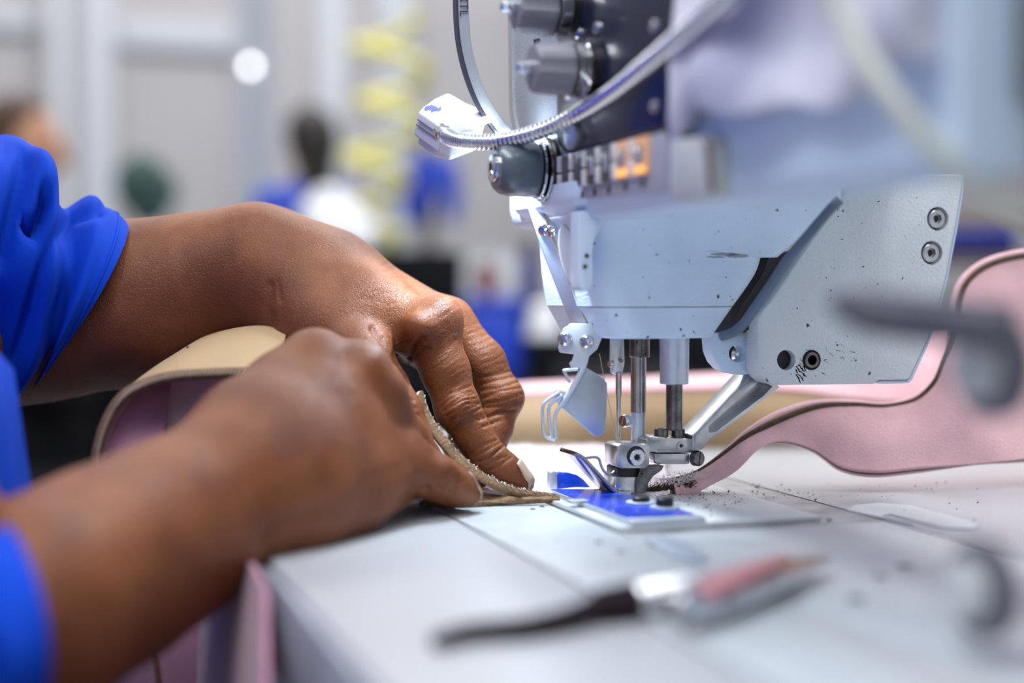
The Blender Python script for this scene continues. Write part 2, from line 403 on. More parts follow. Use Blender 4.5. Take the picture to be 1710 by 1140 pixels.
# latch below the throat plate and small holes
spart(plate([(1075, 896), (1105, 893), (1150, 905), (1185, 930), (1160, 935), (1120, 925), (1100, 912)], (0, 0, 0.0016), NZ, 0.0013), 'latch', 'sheet_steel', bevel=0.0003)
for (x, y, r) in ((1125, 908, 0.0016), (1000, 905, 0.0014), (1037, 921, 0.0016), (1365, 863, 0.0016), (1385, 868, 0.0013), (1470, 962, 0.0022), (1512, 945, 0.0028), (1430, 1000, 0.0026), (1082, 843, 0.001), (905, 846, 0.001), (890, 850, 0.001)):
    p = PZ(x, y, 0.0003); spart(MB().lathe(p, NZ, [(0, r), (0.00035, r * 0.8)], 16), 'plug_screw', 'dark_steel')

# arm: long casting along Y with a rounded lower edge on the operator side
sec = [(XF, 0.122), (XF + 0.002, 0.116), (XF + 0.008, 0.114), (0.345, 0.134), (0.352, 0.14), (0.352, 0.292), (0.345, 0.30), (XF + 0.006, 0.30), (XF, 0.294)]
a0 = [Vector((x, 0.281, z)) for x, z in sec]
spart(MB().prism(a0, (0, YB - 0.281, 0)), 'arm', 'paint_plain', bevel=0.0015)
sec2 = [(XF + 0.012, 0.128), (0.352, 0.14), (0.352, 0.30), (XF + 0.012, 0.30)]
spart(MB().prism([Vector((x, -0.06, z)) for x, z in sec2], (0, 0.3405, 0)), 'arm_shoulder', 'arm_shade_grey', bevel=0.006)
spart(MB().box((XF + 0.014, -0.06, 0.001), (0.34, 0.05, 0.139)), 'column', 'paint_grey', bevel=0.006)

# head casting below the arm: lofted rounded sections, plus the lower cover under the seam
def section(lx, rx, py, yn, yf, r=0.008, n=6):
    A = PY(lx, py, yn); B = PY(rx, py, yn); z = A.z; x0, x1 = A.x, B.x; out = []
    for (cx, cy, a0) in ((x0 + r, yn + r, math.pi), (x1 - r, yn + r, 1.5 * math.pi), (x1 - r, yf - r, 0), (x0 + r, yf - r, 0.5 * math.pi)):
        for k in range(n + 1):
            a = a0 + 0.5 * math.pi * k / n
            out.append(Vector((cx + r * math.cos(a), cy + r * math.sin(a), z)))
    return out
def loft_sections(rows, m):
    # rows: (py, left, right, rnear) interpolated
    P = crom([Vector((r[0], r[1], r[2])) for r in rows], m); R = crom([Vector((r[3], r[4], 0)) for r in rows], m)
    return [section(p.y, p.z, p.x, YN - q.y, 0.592, max(0.002, q.x)) for p, q in zip(P, R)]
rowsU = [(512.3, 1004, 1238, 0.010, 0.0), (480, 998, 1262, 0.011, 0.0005), (452, 994, 1280, 0.012, 0.001), (427, 992, 1288, 0.012, 0.001)]
up = loft_sections(rowsU, 14)
rowsV = [(426.6, 992, 1316, 0.012, 0.001), (400, 990, 1345, 0.012, 0.0015), (372, 986, 1376, 0.011, 0.004), (352, 980, 1396, 0.010, 0.009), (338, 970, 1412, 0.010, 0.013), (322, 966, 1420, 0.010, 0.014), (300, 966, 1420, 0.010, 0.014)]
up2 = loft_sections(rowsV, 22)
hc = spart(MB().rings(up + up2), 'head_casing', 'paint', angle=0.9)
low = loft_sections([(566, 1030, 1204, 0.010, -0.0015), (562, 1027, 1207, 0.012, 0.0), (540, 1017, 1222, 0.012, 0.0), (513.8, 1005, 1237, 0.010, 0.0)], 8)
spart(MB().rings(low), 'lower_cover', 'paint', angle=0.9)
# scuff of dark grease on the casing: thin irregular smears
for (cx, cy, L, h) in ((1232, 427, 20, 3.6), (1212, 424, 26, 2.6), (1196, 429, 18, 1.6), (1190, 419, 14, 1.0)):
    p0 = PY(cx, cy, YN - 0.0012)
    spart(MB().prism([PY(cx + L * math.cos(t) * (0.8 + 0.3 * random.random()), cy + h * math.sin(t) * (0.6 + 0.7 * random.random()), YN - 0.0011) for t in np.linspace(0, 6.28, 22)[:-1]], (0, 0.0004, 0)), 'grease_smear', 'smudge', hc)
# folded lever lobe and white thumb plate on the operator side of the casing
lobe = [(968, 352), (1003, 350), (1006, 372), (1000, 388), (993, 400), (990, 425), (991, 455), (990, 474), (984, 484), (974, 487), (969, 482), (967, 466), (967, 430), (967, 390)]
spart(plate(lobe, (0, YN - 0.010, 0), NY, 0.010), 'thread_lever', 'paint_plain', bevel=0.003, bseg=3)
for (x, y) in ((980, 427), (977, 445)):
    spart(MB().lathe(PY(x, y, YN - 0.0104), (0, -1, 0), [(0, 0.0009), (0.0003, 0.0008)], 16), 'pin', 'dark_hole')
th = [(936, 372), (944, 378), (956, 391), (964, 408), (968, 432), (971, 455), (969, 474), (963, 483), (953, 476), (942, 458), (934, 432), (930, 408), (931, 388)]
spart(plate(th, D(950, 430, 0.574), (-0.80, -0.6, 0), 0.003), 'thumb_plate', 'white_plastic', bevel=0.001, bseg=3)
# rubber strip along the diagonal back edge of the casing
st = [(1402, 334, 0.556), (1384, 352, 0.556), (1350, 392, 0.555), (1316, 432, 0.556), (1290, 472, 0.560), (1262, 512, 0.568), (1242, 540, 0.574), (1224, 555, 0.575), (1204, 562, 0.573)]
pth = crom([D(*q) for q in st], 40)
spart(MB().tube(pth, [0.0017] * 40, 14, sq=1.2), 'rubber_strip', 'rubber')
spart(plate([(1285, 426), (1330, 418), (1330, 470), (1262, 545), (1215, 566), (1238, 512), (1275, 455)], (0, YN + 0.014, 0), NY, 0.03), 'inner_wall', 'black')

# ---------------- operator face of the arm
fp = spart(MB().prism([PX(x, y, XF - 0.0012) for x, y in ((850, -60), (930, -60), (930, 262), (905, 322), (874, 322), (852, 180))], (0.0025, 0, 0)), 'face_plate', 'face_metal', bevel=0.0004)
spart(MB().prism([PX(x, y, XF - 0.0022) for x, y in ((847, -60), (853, -60), (856, 180), (880, 322), (874, 324), (850, 182))], (0.003, 0, 0)), 'face_trim', 'chrome', fp)
spart(MB().prism([PX(x, y, XF - 0.0016) for x, y in ((891, 66), (900, 64), (900, 100), (891, 102))], (0.001, 0, 0)), 'slot', 'dark_hole', fp)
dp = spart(MB().prism([PX(x, y, XF - 0.0022) for x, y in ((931, -60), (1128, -60), (1128, 202), (1116, 214), (944, 255), (931, 240))], (0.0035, 0, 0)), 'cover_panel', 'navy_panel', bevel=0.0006)
spart(MB().prism([PX(x, y, XF - 0.003) for x, y in ((1127, -60), (1143, -60), (1143, 190), (1132, 212), (1118, 216), (1127, 200))], (0.004, 0, 0)), 'panel_edge', 'black', dp, bevel=0.0008)
for (x, y) in ((967, 55), (998, 47), (1095, 45), (1095, 178), (960, 215)):
    spart(MB().lathe(PX(x, y, XF - 0.0022), (-1, 0, 0), [(0, 0.0022), (0.0008, 0.0022), (0.0014, 0.0015)], 20), 'screw', 'chrome', dp)
spart(MB().lathe(PX(957, 226, XF - 0.0022), (-1, 0, 0), [(0, 0.0055), (0.0015, 0.0055), (0.0024, 0.004)], 28), 'boss', 'sheet_steel', dp)
# button strip
pn = spart(MB().prism([PX(x, y, XF - 0.0016) for x, y in ((930, 264), (944, 259), (1112, 217), (1112, 320), (926, 334))], (0.003, 0, 0)), 'control_panel', 'panel_lilac', bevel=0.0004)
def xline(px, z): return PX(px, 300, XF - 0.0016).y
zt, zb = 0.1405, 0.1275
for i, px in enumerate((958, 978, 1000, 1024, 1052, 1082)):
    y = PX(px, 300, XF).y; hw = 0.0052
    fr = spart(MB().box((XF - 0.0030, y - hw, zb), (XF - 0.0014, y + hw, zt)), 'button', 'btn_orange' if i > 3 else 'slot_dark', pn, bevel=0.0004)
    spart(MB().box((XF - 0.0042, y - hw * 0.55, zb + 0.003), (XF - 0.0028, y + hw * 0.35, zt - 0.003)), 'button_lens', 'chrome' if i > 1 else 'slot_dark', fr, bevel=0.0006)
    if i > 3: spart(MB().box((XF - 0.0036, y - hw * 0.8, zb + 0.0004), (XF - 0.0029, y + hw * 0.8, zb + 0.0030)), 'button_light', 'btn_glow', fr, bevel=0.0003)
    for (z0, z1) in ((zb - 0.0005, zb + 0.0058), (zb + 0.0064, zt - 0.0002)):
        spart(MB().box((XF - 0.0040, y + hw + 0.0002, z0), (XF - 0.0014, y + hw + 0.0034, z1)), 'button_cap', 'btn_white', pn, bevel=0.0006)
    spart(MB().lathe((XF - 0.0016, y, zb - 0.0032), (-1, 0, 0), [(0, 0.0017), (0.0004, 0.0015)], 7), 'button_symbol', 'dark_hole', pn)
y = PX(939, 300, XF).y
spart(MB().lathe((XF - 0.0016, y, 0.1335), (-1, 0, 0), [(0, 0.0009), (0.0008, 0.0006)], 16), 'indicator_lamp', 'led_green', pn, label='small green indicator lamp')
for dy in (0.0017, -0.0017):
    spart(MB().box((XF - 0.0019, y + dy - 0.0010, 0.1235), (XF - 0.0014, y + dy + 0.0010, 0.1264)), 'button_symbol', 'dark_hole', pn)
spart(MB().prism([PX(x, y, XF - 0.006) for x, y in ((1118, 232), (1178, 226), (1188, 236), (1190, 315), (1180, 328), (1118, 336))], (0.008, 0, 0)), 'panel_end_cap', 'light_grey', bevel=0.002)
spart(MB().prism([PX(x, y, XF - 0.0068) for x, y in ((1174, 234), (1182, 236), (1190, 318), (1184, 322))], (0.001, 0, 0)), 'cap_groove', 'wood_brown', bevel=0.0003)
# white wrap over the upper arm towards the viewer: rumpled sheet
wy0, wy1 = 0.287, 0.425; G = []
nu, nv = 40, 26
for j in range(nv):
    row = []
    for i in range(nu):
        u, v = i / (nu - 1), j / (nv - 1); y = wy0 + (wy1 - wy0) * u
        zb_ = 0.1395 + 0.003 * math.sin(u * 9 + 1) + 0.0025 * math.sin(u * 17)
        z = zb_ + (0.2985 - zb_) * v
        bulge = 0.006 + 0.0025 * math.sin(u * 11 + v * 5) + 0.002 * math.sin(v * 17 - u * 7) + 0.003 * math.exp(-((v - 0.03) / 0.05) ** 2)
        row.append(Vector((XF - bulge, y, z)))
    G.append(row)
mbw = MB(); mbw.rings(G, closed=False, caps=False)
back = [[Vector((XF - 0.0003, p.y, p.z)) for p in r] for r in G]; mbw.rings(back, closed=False, caps=False)
for e0, e1 in ((0, 0), (nv - 1, nv - 1)):
    mbw.rings([G[e0], back[e0]], closed=False, caps=False)
for c in (0, nu - 1):
    mbw.rings([[r[c] for r in G], [r[c] for r in back]], closed=False, caps=False)
spart(mbw, 'arm_wrap', 'wrap_white', label='rumpled white wrap over the arm', angle=1.2)

# tension dials and hand knob (axes point to the operator, -X)
def dial(px, py, xb, rad, L, m, k):
    c = PX(px, py, XF - 0.002); ax = Vector((-1, 0, 0)); r = rad
    t = spart(MB().lathe(c, ax, [(0, r * 0.95), (L * 0.10, r * 0.95)], 40), 'tension_dial', 'black')
    for q in (0.12, 0.17, 0.22):
        spart(MB().lathe(c + ax * L * q, ax, [(0, r * 0.5), (0.0006, r * 1.12), (0.0016, r * 1.12), (0.0022, r * 0.5)], 40), 'disc', 'chrome', t)
    spart(MB().lathe(c + ax * L * 0.30, ax, [(0, r * 1.02), (L * 0.05, r * 1.05), (L * 0.12, r * 0.98), (L * 0.42, r * 0.92), (L * 0.46, r * 0.84), (L * 0.47, r * 0.4)], 48,
        star=lambda k, s, h: 1.0 - 0.07 * (math.cos(2 * math.pi * k / s * 8) > 0.2)), 'cap', m, t, angle=0.5)
    spart(MB().lathe(c + ax * L * 0.7, ax, [(0, r * 0.28), (L * 0.14, r * 0.28), (L * 0.15, r * 0.2), (L * 0.24, r * 0.2), (L * 0.26, r * 0.1)], 24), 'spindle', 'chrome', t)
    spart(MB().box((c.x - L * 0.94, c.y - r * 0.32, c.z - r * 0.08), (c.x - L * 0.86, c.y + r * 0.32, c.z + r * 0.08)), 'spindle_pin', 'chrome', t, bevel=0.0004)
dial(958, 18, 0, 0.0100, 0.031, 'dial_grey', 0)
dial(988, 118, 0, 0.0100, 0.031, 'dial_grey', 1)
c = PX(920, 284, XF - 0.0015)
kn = spart(MB().lathe(c, (-1, 0, 0), [(0, 0.0125), (0.002, 0.0132), (0.003, 0.0125)], 48), 'stitch_knob', 'black')
for q, rr in ((0.0032, 0.0128), (0.0052, 0.0118)):
    spart(MB().lathe(c + Vector((-q, 0, 0)), (-1, 0, 0), [(0, rr * 0.6), (0.0003, rr), (0.0012, rr), (0.0016, rr * 0.6)], 48), 'ring', 'chrome', kn)
spart(MB().lathe(c + Vector((-0.007, 0, 0)), (-1, 0, 0), [(0, 0.0106), (0.001, 0.0112), (0.010, 0.0110), (0.0145, 0.0100), (0.0165, 0.0084), (0.0168, 0.005)], 48), 'cap', 'knob_blue', kn)
hex_screw(kn, c + Vector((-0.0236, 0, 0)), (-1, 0, 0), 0.0056, 0.0018, 'cap_screw')

# ---------------- sheet bracket from the face plate down to the finger guard
n1 = Vector((-0.62, -0.78, 0.02)); P0 = D(940, 430, 0.590)
sb = spart(plate([(873, 322), (905, 316), (925, 365), (958, 432), (982, 486), (992, 492), (1009, 545), (955, 545), (935, 497), (905, 420)], P0, n1, 0.0011), 'thread_bracket', 'sheet_steel', bevel=0.0003)
spart(plate([(989, 484), (994, 484), (1013, 541), (1008, 550), (1001, 566), (999, 562), (1006, 543)], P0 - n1.normalized() * 0.0006, n1, 0.0022), 'bracket_flange', 'sheet_steel', sb, bevel=0.0003)
for (x, y) in ((909, 384), (921, 386)):
    cross_screw(sb, PP(x, y, P0, n1), n1, 0.0026, 0.0018)
fl = crom([PP(x, y, P0 + n1.normalized() * 0.001, n1) for x, y in ((906, 350), (930, 415), (960, 490), (981, 541))], 12)
spart(MB().tube(fl, 0.00045, 8), 'thread', 'beige_leather', sb)
spart(MB().lathe(PP(982, 541, P0, n1), n1, [(0, 0.0012), (0.0004, 0.001)], 12), 'thread_hole', 'dark_hole', sb)
n2 = Vector((-0.45, -0.89, 0.10)); P1 = D(965, 560, 0.584)
gp = spart(plate([(953, 539), (1008, 541), (1004, 566), (997, 583), (984, 594), (979, 613), (974, 616), (953, 614), (950, 606), (955, 602), (958, 591), (934, 588), (932, 580), (940, 548), (946, 545)], P1, n2, 0.0012), 'guard_plate', 'sheet_steel', bevel=0.0003)
for (x, y) in ((945, 566), (981, 571)):
    cross_screw(gp, PP(x, y, P1, n2), n2 + Vector((-0.5, 0, 0)), 0.0030, 0.0030)
gd = spart(plate([(973, 612), (977, 612), (1006, 630), (1014, 640), (1013, 690), (1010, 722), (1001, 729), (990, 727), (940, 682), (934, 679), (944, 668), (962, 634)], D(975, 670, 0.584), (-0.25, -0.96, 0.0), 0.0010), 'finger_guard', 'guard_steel', bevel=0.0003)
spart(MB().tube([D(975, 613, 0.5835), D(958, 646, 0.5835), D(936, 679, 0.5835)], 0.0013, 12), 'fold', 'sheet_steel', gd)
# two slotted prongs
def prong(pts, r=0.00075):
    spart(MB().tube(crom([D(x, y, 0.583) for x, y in pts], 18), r, 8, sq=1.0), 'prong', 'sheet_steel', gd)
prong([(934, 655), (926, 660), (910, 672), (906, 684), (907, 710), (911, 728), (927, 735)])
prong([(939, 660), (932, 664), (919, 676), (916, 690), (919, 716), (922, 731)])
prong([(936, 678), (928, 690), (927, 710), (929, 733)])
spart(plate([(924, 655), (930, 650), (946, 655), (944, 668), (936, 678), (930, 672)], D(935, 665, 0.5835), (-0.4, -0.9, 0), 0.0009), 'prong_base', 'sheet_steel', gd, bevel=0.0002)
prong([(965, 616), (944, 618), (943, 622), (952, 638)], 0.0007)

# ---------------- needle and bars
def vbar(px, y0, y1, r0, r1, s, m, name, seg=24, parent=sm, bev=0.0003):
    c = D(px, (y0 + y1) / 2, s); zt = D(px, y0, s).z; zb = D(px, y1, s).z
    return spart(MB().lathe((c.x, c.y, zb), (0, 0, 1), [(0, r1 * s / FPX * 0.93), (0.0003, r1 * s / FPX), (zt - zb - 0.0003, r0 * s / FPX), (zt - zb, r0 * s / FPX * 0.93)], seg), name, m, parent)
ncl = spart(plate([(1019, 560), (1042, 560), (1043, 606), (1040, 622), (1030, 627), (1020, 622), (1018, 600)], D(1030, 600, 0.606), (-0.3, -0.95, 0), 0.002), 'needle_clamp', 'steel', bevel=0.0005)
spart(MB().lathe(D(1037, 602, 0.6035), (-0.3, -0.95, 0), [(0, 0.0009), (0.0008, 0.0009)], 14), 'clamp_screw', 'dark_steel', ncl)
spart(MB().lathe(D(1021, 608, 0.6035), (-1, -0.3, 0), [(0, 0.0013), (0.0014, 0.0012)], 14), 'clamp_screw', 'chrome', ncl)
cN = D(1033, 680, 0.607); z0, z1 = D(1033, 752, 0.607).z, D(1033, 622, 0.607).z
spart(MB().lathe((cN.x, cN.y, z0), NZ, [(0, 0.0002), (0.004, 0.0008), (0.022, 0.0010), (0.024, 0.0013), (z1 - z0, 0.0013)], 14), 'needle', 'steel')
b1 = vbar(1068, 560, 596, 17, 17, 0.607, 'dark_steel', 'bar_collar')
vbar(1066, 590, 690, 13, 13, 0.607, 'bar_steel', 'presser_bar')
vbar(1066, 688, 750, 12, 12, 0.606, 'sheet_steel', 'presser_bar_end')
spart(MB().lathe(D(1052, 702, 0.606), (-0.95, -0.3, 0), [(0, 0.0024), (0.0025, 0.0026), (0.003, 0.0028), (0.0042, 0.0024)], 20), 'thumb_screw', 'chrome')
vbar(1126, 560, 641, 25, 24, 0.600, 'sheet_steel', 'bar_sleeve', 36)
vbar(1126, 640, 718, 14, 14, 0.600, 'dark_steel', 'feed_bar', 28)
# thread from guide to needle
spart(MB().tube([D(1001, 590, 0.60), D(1012, 650, 0.602), D(1030, 738, 0.606)], 0.00018, 6), 'thread', 'thread')

# ---------------- clamp blocks and foot
YF = 0.543
def ybox(pts, y, depth, name, m, bevel=0.0005, parent=sm, **k):
    return spart(MB().prism([PY(x, q, y) for x, q in pts], (0, depth, 0)), name, m, parent, bevel=bevel, **k)
ub = ybox([(1079, 734), (1088, 729), (1160, 733), (1160, 756), (1096, 756), (1079, 752)], YF, 0.013, 'upper_clamp', 'steel', 0.0006)
lb = ybox([(1093, 757), (1152, 757), (1152, 774), (1146, 775), (1098, 775), (1093, 770)], YF + 0.0005, 0.012, 'lower_clamp', 'steel', 0.0005)
hex_screw(ub, PY(1137, 744, YF), (0, -1, 0), 0.0019, 0.0005, 'set_screw', 'steel')
for (x, y) in ((1104, 731), (1132, 731)):
    p = PY(x, y, YF + 0.006); r = 0.0030
    t = spart(MB().lathe(p, NZ, [(0, r * 1.15), (0.0006, r * 1.15), (0.0008, r), (0.0036, r), (0.0040, r * 0.9)], 32), 'cap_screw', 'dark_steel', ub)
    spart(MB().lathe(p + Vector((0, 0, 0.00405)), NZ, [(0, r * 0.5), (0.0001, r * 0.5)], 6), 'socket', 'dark_hole', t)
slot_screw(lb, PY(1160, 765, YF + 0.001), (0.35, -0.93, 0.05), 0.0032, 0.003)
fb = ybox([(1031, 745), (1037, 741), (1081, 741), (1085, 746), (1085, 776), (1077, 782), (1036, 782), (1031, 777)], YF - 0.002, 0.014, 'foot_block', 'steel', 0.0006)
pr = PY(1063, 763, YF - 0.002)
hex_screw(fb, pr, (0, -1, 0), 0.0034, 0.0014, 'boss_screw', 'chrome', hole=0.5)
spart(MB().lathe(pr + Vector((-0.0003, 0.0001, 0.0005)), (0, -1, 0), [(0, 0.0042), (0.0002, 0.0041)], 28), 'boss_ring', 'dark_hole', fb)
cross_screw(fb, PY(1031, 762, YF + 0.004), (-1, -0.25, 0), 0.0034, 0.0016, m='dark_steel')
ybox([(1031, 781), (1072, 781), (1069, 793), (1064, 797), (1031, 797)], YF + 0.0005, 0.012, 'foot_stem', 'black', 0.0004)
ybox([(1028, 796), (1064, 796), (1064, 823), (1031, 823), (1028, 812)], YF - 0.0005, 0.013, 'foot_heel', 'steel', 0.0006)
ybox([(1070, 778), (1110, 777), (1106, 785), (1092, 795), (1084, 806), (1080, 823), (1062, 824), (1063, 800), (1067, 790)], YF - 0.0015, 0.006, 'knife_plate', 'dark_steel', 0.0006)
# sprung toe plate bent up to the left
nearp = [(960, 757), (972, 763), (984, 775), (1012, 805), (1026, 819), (1034, 823), (1052, 823)]
q0 = crom([PY(x, y, YF - 0.001) for x, y in nearp], 24); th = 0.0009
mbt = MB(); R = []
for i, p in enumerate(q0):
    t = (q0[min(i + 1, 23)] - q0[max(i - 1, 0)]).normalized(); n = Vector((-t.z, 0, t.x))
    R.append([p + n * th, p + n * th + Vector((0, 0.017, 0)), p - n * th + Vector((0, 0.017, 0)), p - n * th])
mbt.rings(R); spart(mbt, 'presser_foot', 'bar_steel', bevel=0.0002)
pf = bpy.context.scene.objects['presser_foot'] if 'presser_foot' in bpy.context.scene.objects else None
for k in range(9):
    p = PY(1033 + k * 2.3, 824, YF - 0.0012); spart(MB().box((p.x - 0.00022, p.y - 0.0004, p.z - 0.0007), (p.x + 0.00022, p.y + 0.002, p.z + 0.0009)), 'foot_tooth', 'steel', pf)
ws = crom([PY(x, y, YF + 0.004) for x, y in ((972, 765), (992, 763), (1000, 766), (1004, 778), (1010, 788), (1020, 791), (1030, 784))], 26)
spart(MB().tube(ws, 0.0006, 10), 'spring_wire', 'steel')

# ---------------- feed link arm to the bracket plate
armp = [(1262, 617), (1304, 646), (1250, 688), (1184, 737), (1177, 748), (1168, 753), (1156, 753), (1156, 727), (1163, 722)]
slot = [(1183, 712), (1240, 660), (1270, 634), (1290, 645), (1276, 660), (1195, 721), (1184, 722)]
la = spart(MB().prism([PY(x, y, YF - 0.002) for x, y in armp], (0, 0.015, 0)), 'link_arm', 'steel', bevel=0.0008, cut=[MB().prism([PY(x, y, YF - 0.002) - Vector((0, 0.003, 0)) for x, y in slot], (0, 0.010, 0))])
# round tab behind with a hole
tabp = [(1186, 556), (1262, 556), (1262, 626), (1235, 626)] + [(1235 - 48 * math.sin(t) * 1.0, 590 + 36 * math.cos(t)) for t in np.linspace(0.15, 1.5, 8)]
tabp = [(1186, 556), (1268, 556), (1268, 622), (1240, 626), (1222, 624), (1207, 617), (1196, 605), (1189, 588)]
spart(MB().prism([PY(x, y, YN + 0.018) for x, y in tabp], (0, 0.009, 0)), 'hinge_tab', 'paint', bevel=0.0006, cut=[MB().prism([PY(x, y, YN + 0.018) - Vector((0, 0.006, 0)) for x, y in circ(1232, 590, 15)], (0, 0.03, 0))])
spart(MB().lathe(PY(1236, 592, YN + 0.026), (0, -1, 0), [(0, 0.0042), (0.003, 0.0042), (0.004, 0.003)], 20), 'hinge_pin', 'chrome')
# bracket plate on the right
YP = YN + 0.006
bpts = [(1266, 528), (1290, 500), (1330, 440), (1405, 330), (1440, 290), (1608, 290), (1606, 318), (1596, 380), (1580, 462), (1562, 532), (1546, 575), (1520, 630), (1516, 634), (1466, 635), (1462, 641), (1300, 643), (1284, 640), (1272, 630), (1266, 614)]
bp = spart(MB().prism([PY(x, y, YP) for x, y in bpts], (0, 0.011, 0)), 'bracket_plate', 'paint_plate', bevel=0.0016, bseg=3,
    cut=[MB().prism([PY(x, y, YP) - Vector((0, 0.02, 0)) for x, y in circ(1313, 601, 15.5, 24, 17)], (0, 0.0240, 0)),
         MB().prism([PY(x, y, YP) - Vector((0, 0.02, 0)) for x, y in circ(1566, 365, 18, 24, 20)], (0, 0.0228, 0)),
         MB().prism([PY(x, y, YP) - Vector((0, 0.02, 0)) for x, y in circ(1556, 422, 18, 24, 20)], (0, 0.0228, 0))])
lip = [(1607, 292), (1611, 292), (1609, 320), (1599, 384), (1583, 466), (1565, 536), (1549, 579), (1524, 634), (1517, 640), (1514, 636), (1520, 630), (1546, 575), (1562, 532), (1580, 462), (1596, 380), (1606, 318)]
spart(MB().prism([PY(x, y, YP + 0.0015) for x, y in lip], (0, 0.008, 0)), 'plate_rim', 'paint_plain', bp, bevel=0.0004)
spart(MB().prism([PY(x, y, YP + 0.001) for x, y in ((1466, 636), (1514, 636), (1511, 640), (1476, 641), (1468, 640))], (0, 0.008, 0)), 'plate_foot', 'paint_plain', bp, bevel=0.0004)
for (x, y) in ((1566, 365), (1556, 422)):
    p = PY(x, y, YP) + Vector((0, 0.0026, 0))
    spart(MB().lathe(p, (0, -1, 0), [(0, 0.0048), (0.0002, 0.0047)], 28), 'screw_recess', 'black', bp)
    hex_screw(bp, p, (0, -1, 0), 0.0041, 0.0025, 'cap_screw', 'steel')
p = PY(1313, 601, YP) + Vector((0, 0.0039, 0)); spart(MB().lathe(p, (0, -1, 0), [(0, 0.0042), (0.0003, 0.0041)], 28), 'plate_hole', 'dark_hole', bp)
p = PY(1355, 601, YP); dw = spart(MB().lathe(p, (0, -1, 0), [(0, 0.0042), (0.0004, 0.0042), (0.0006, 0.0038)], 36), 'dowel_pin', 'tool_black', bp)
for r in (0.0034, 0.0022, 0.001):
    spart(MB().lathe(p + Vector((0, -0.0006, 0)), (0, -1, 0), [(0, r), (0.0002, r * 0.96)], 28), 'dowel_ring', 'dark_steel' if r > 0.002 else 'wood_brown', dw)
# grease and scratches around the dowel
for k in range(46):
    a = random.random(); x = 1345 + a * a * 95 - 12 * random.random(); y = 598 + random.gauss(0, 9) + (6 if a < 0.3 else 0)
    if abs(x - 1355) < 17 and abs(y - 601) < 17: continue
    L = 2 + 7 * random.random(); t = random.uniform(-0.7, 1.4); wdt = 0.35 + 0.6 * random.random()
    q = [(x, y), (x + L * math.cos(t), y + L * math.sin(t)), (x + L * math.cos(t) + wdt * 0.6, y + L * math.sin(t) + wdt), (x + wdt * 0.5, y + wdt * 1.5)]
    spart(MB().prism([PY(u, v, YP - 0.00012) for u, v in q], (0, 0.0003, 0)), 'scratch', 'tool_black', bp, smooth=False)
for k in range(14):
    x = 1328 + 14 * random.random(); y = 608 + 22 * random.random(); L = 5 + 6 * random.random(); t = 0.9 + random.gauss(0, 0.3)
    q = [(x, y), (x + L * math.cos(t), y + L * math.sin(t)), (x + L * math.cos(t) + 1.4, y + L * math.sin(t)), (x + 2.5, y)]
    spart(MB().prism([PY(u, v, YP - 0.00012) for u, v in q], (0, 0.0003, 0)), 'scratch', 'tool_black', bp, smooth=False)
for k in range(40):
    x = random.uniform(1330, 1545); y = random.uniform(325, 560)
    if y < 830 - x * 0.36 or x > 1690 - y * 0.28 or (1405 - x) * 1.3 + 330 > y: continue
    L = 1 + 4 * random.random() ** 2; t = random.uniform(0, 3.1)
    q = [(x, y), (x + L * math.cos(t), y + L * math.sin(t)), (x + L * math.cos(t) + 1.2, y + L * math.sin(t) + 0.8), (x + 1.3, y + 1.0)]
    spart(MB().prism([PY(u, v, YP - 0.00012) for u, v in q], (0, 0.0003, 0)), 'scratch', 'tool_black', bp, smooth=False)

# ---------------- low housing towards the viewer with round knobs and the dark lever
hs = spart(MB().box((0.2175, 0.060, 0.001), (0.30, 0.262, 0.0865)), 'housing', 'paint_grey', bevel=0.006, bseg=3)
for (x, y, r) in ((1640, 610, 0.0125), (1622, 985, 0.0115)):
    c = PX(x, y, 0.2125)
    k_ = spart(MB().lathe((0.2175, c.y, c.z), (-1, 0, 0), [(0, r), (0.004, r), (0.0052, r * 0.9)], 40), 'adjusting_knob', 'knob_grey')
    spart(MB().lathe((0.2121, c.y, c.z), (-1, 0, 0), [(0, r * 0.62), (0.0035, r * 0.6), (0.0045, r * 0.5)], 36), 'knob_cap', 'light_grey', k_)
lv = crom([D(1388, 500, 0.345), D(1440, 518, 0.34), D(1520, 530, 0.335), D(1600, 538, 0.325), D(1690, 545, 0.318)], 14)
spart(MB().tube(lv, [0.0015, 0.0032, 0.0042, 0.005, 0.0055] + [0.0058] * 9, 16, sq=0.8), 'reverse_lever', 'hose_dark', label='dark tapered lever')
# pale air tube running down beside the arm
at = crom([D(1375, -40, 0.335), D(1400, 10, 0.335), D(1440, 90, 0.333), D(1490, 165, 0.331), D(1540, 225, 0.332), D(1600, 280, 0.336), D(1660, 325, 0.34), D(1760, 400, 0.345)], 40)
spart(MB().tube(at, 0.0026, 14), 'air_tube', 'tube_white', label='pale plastic air tube')

# ================================================================== gooseneck lamp
lp = thing('gooseneck_lamp', (0.247, 0.315, 0.3002), 'white gooseneck work lamp shining on the needle, on a ribbed metal neck', 'lamp')
LA, LB, LD = D(699, 186, 0.590), D(745, 155, 0.620), D(731, 207, 0.582)
ln = (LB - LA).cross(LD - LA).normalized()
if ln.z < 0: ln = -ln
top = [(699, 186), (706, 178), (725, 164), (745, 155), (752, 156), (778, 171), (797, 179), (808, 190), (811, 201), (802, 211), (785, 217), (760, 220), (740, 216), (731, 208)]
hd = MB().prism([PP(x, y, LA, ln) for x, y in top], -ln * 0.0105).build('lamp_head', 'white_plastic', lp, bevel=0.0018, bseg=4)
MB().prism([PP(x + 3, y + 1, LA, ln) - ln * 0.0106 for x, y in ((706, 186), (745, 161), (790, 181), (800, 200), (760, 214), (733, 207))], -ln * 0.0035).build('diffuser', 'white_plastic', hd, bevel=0.0006)
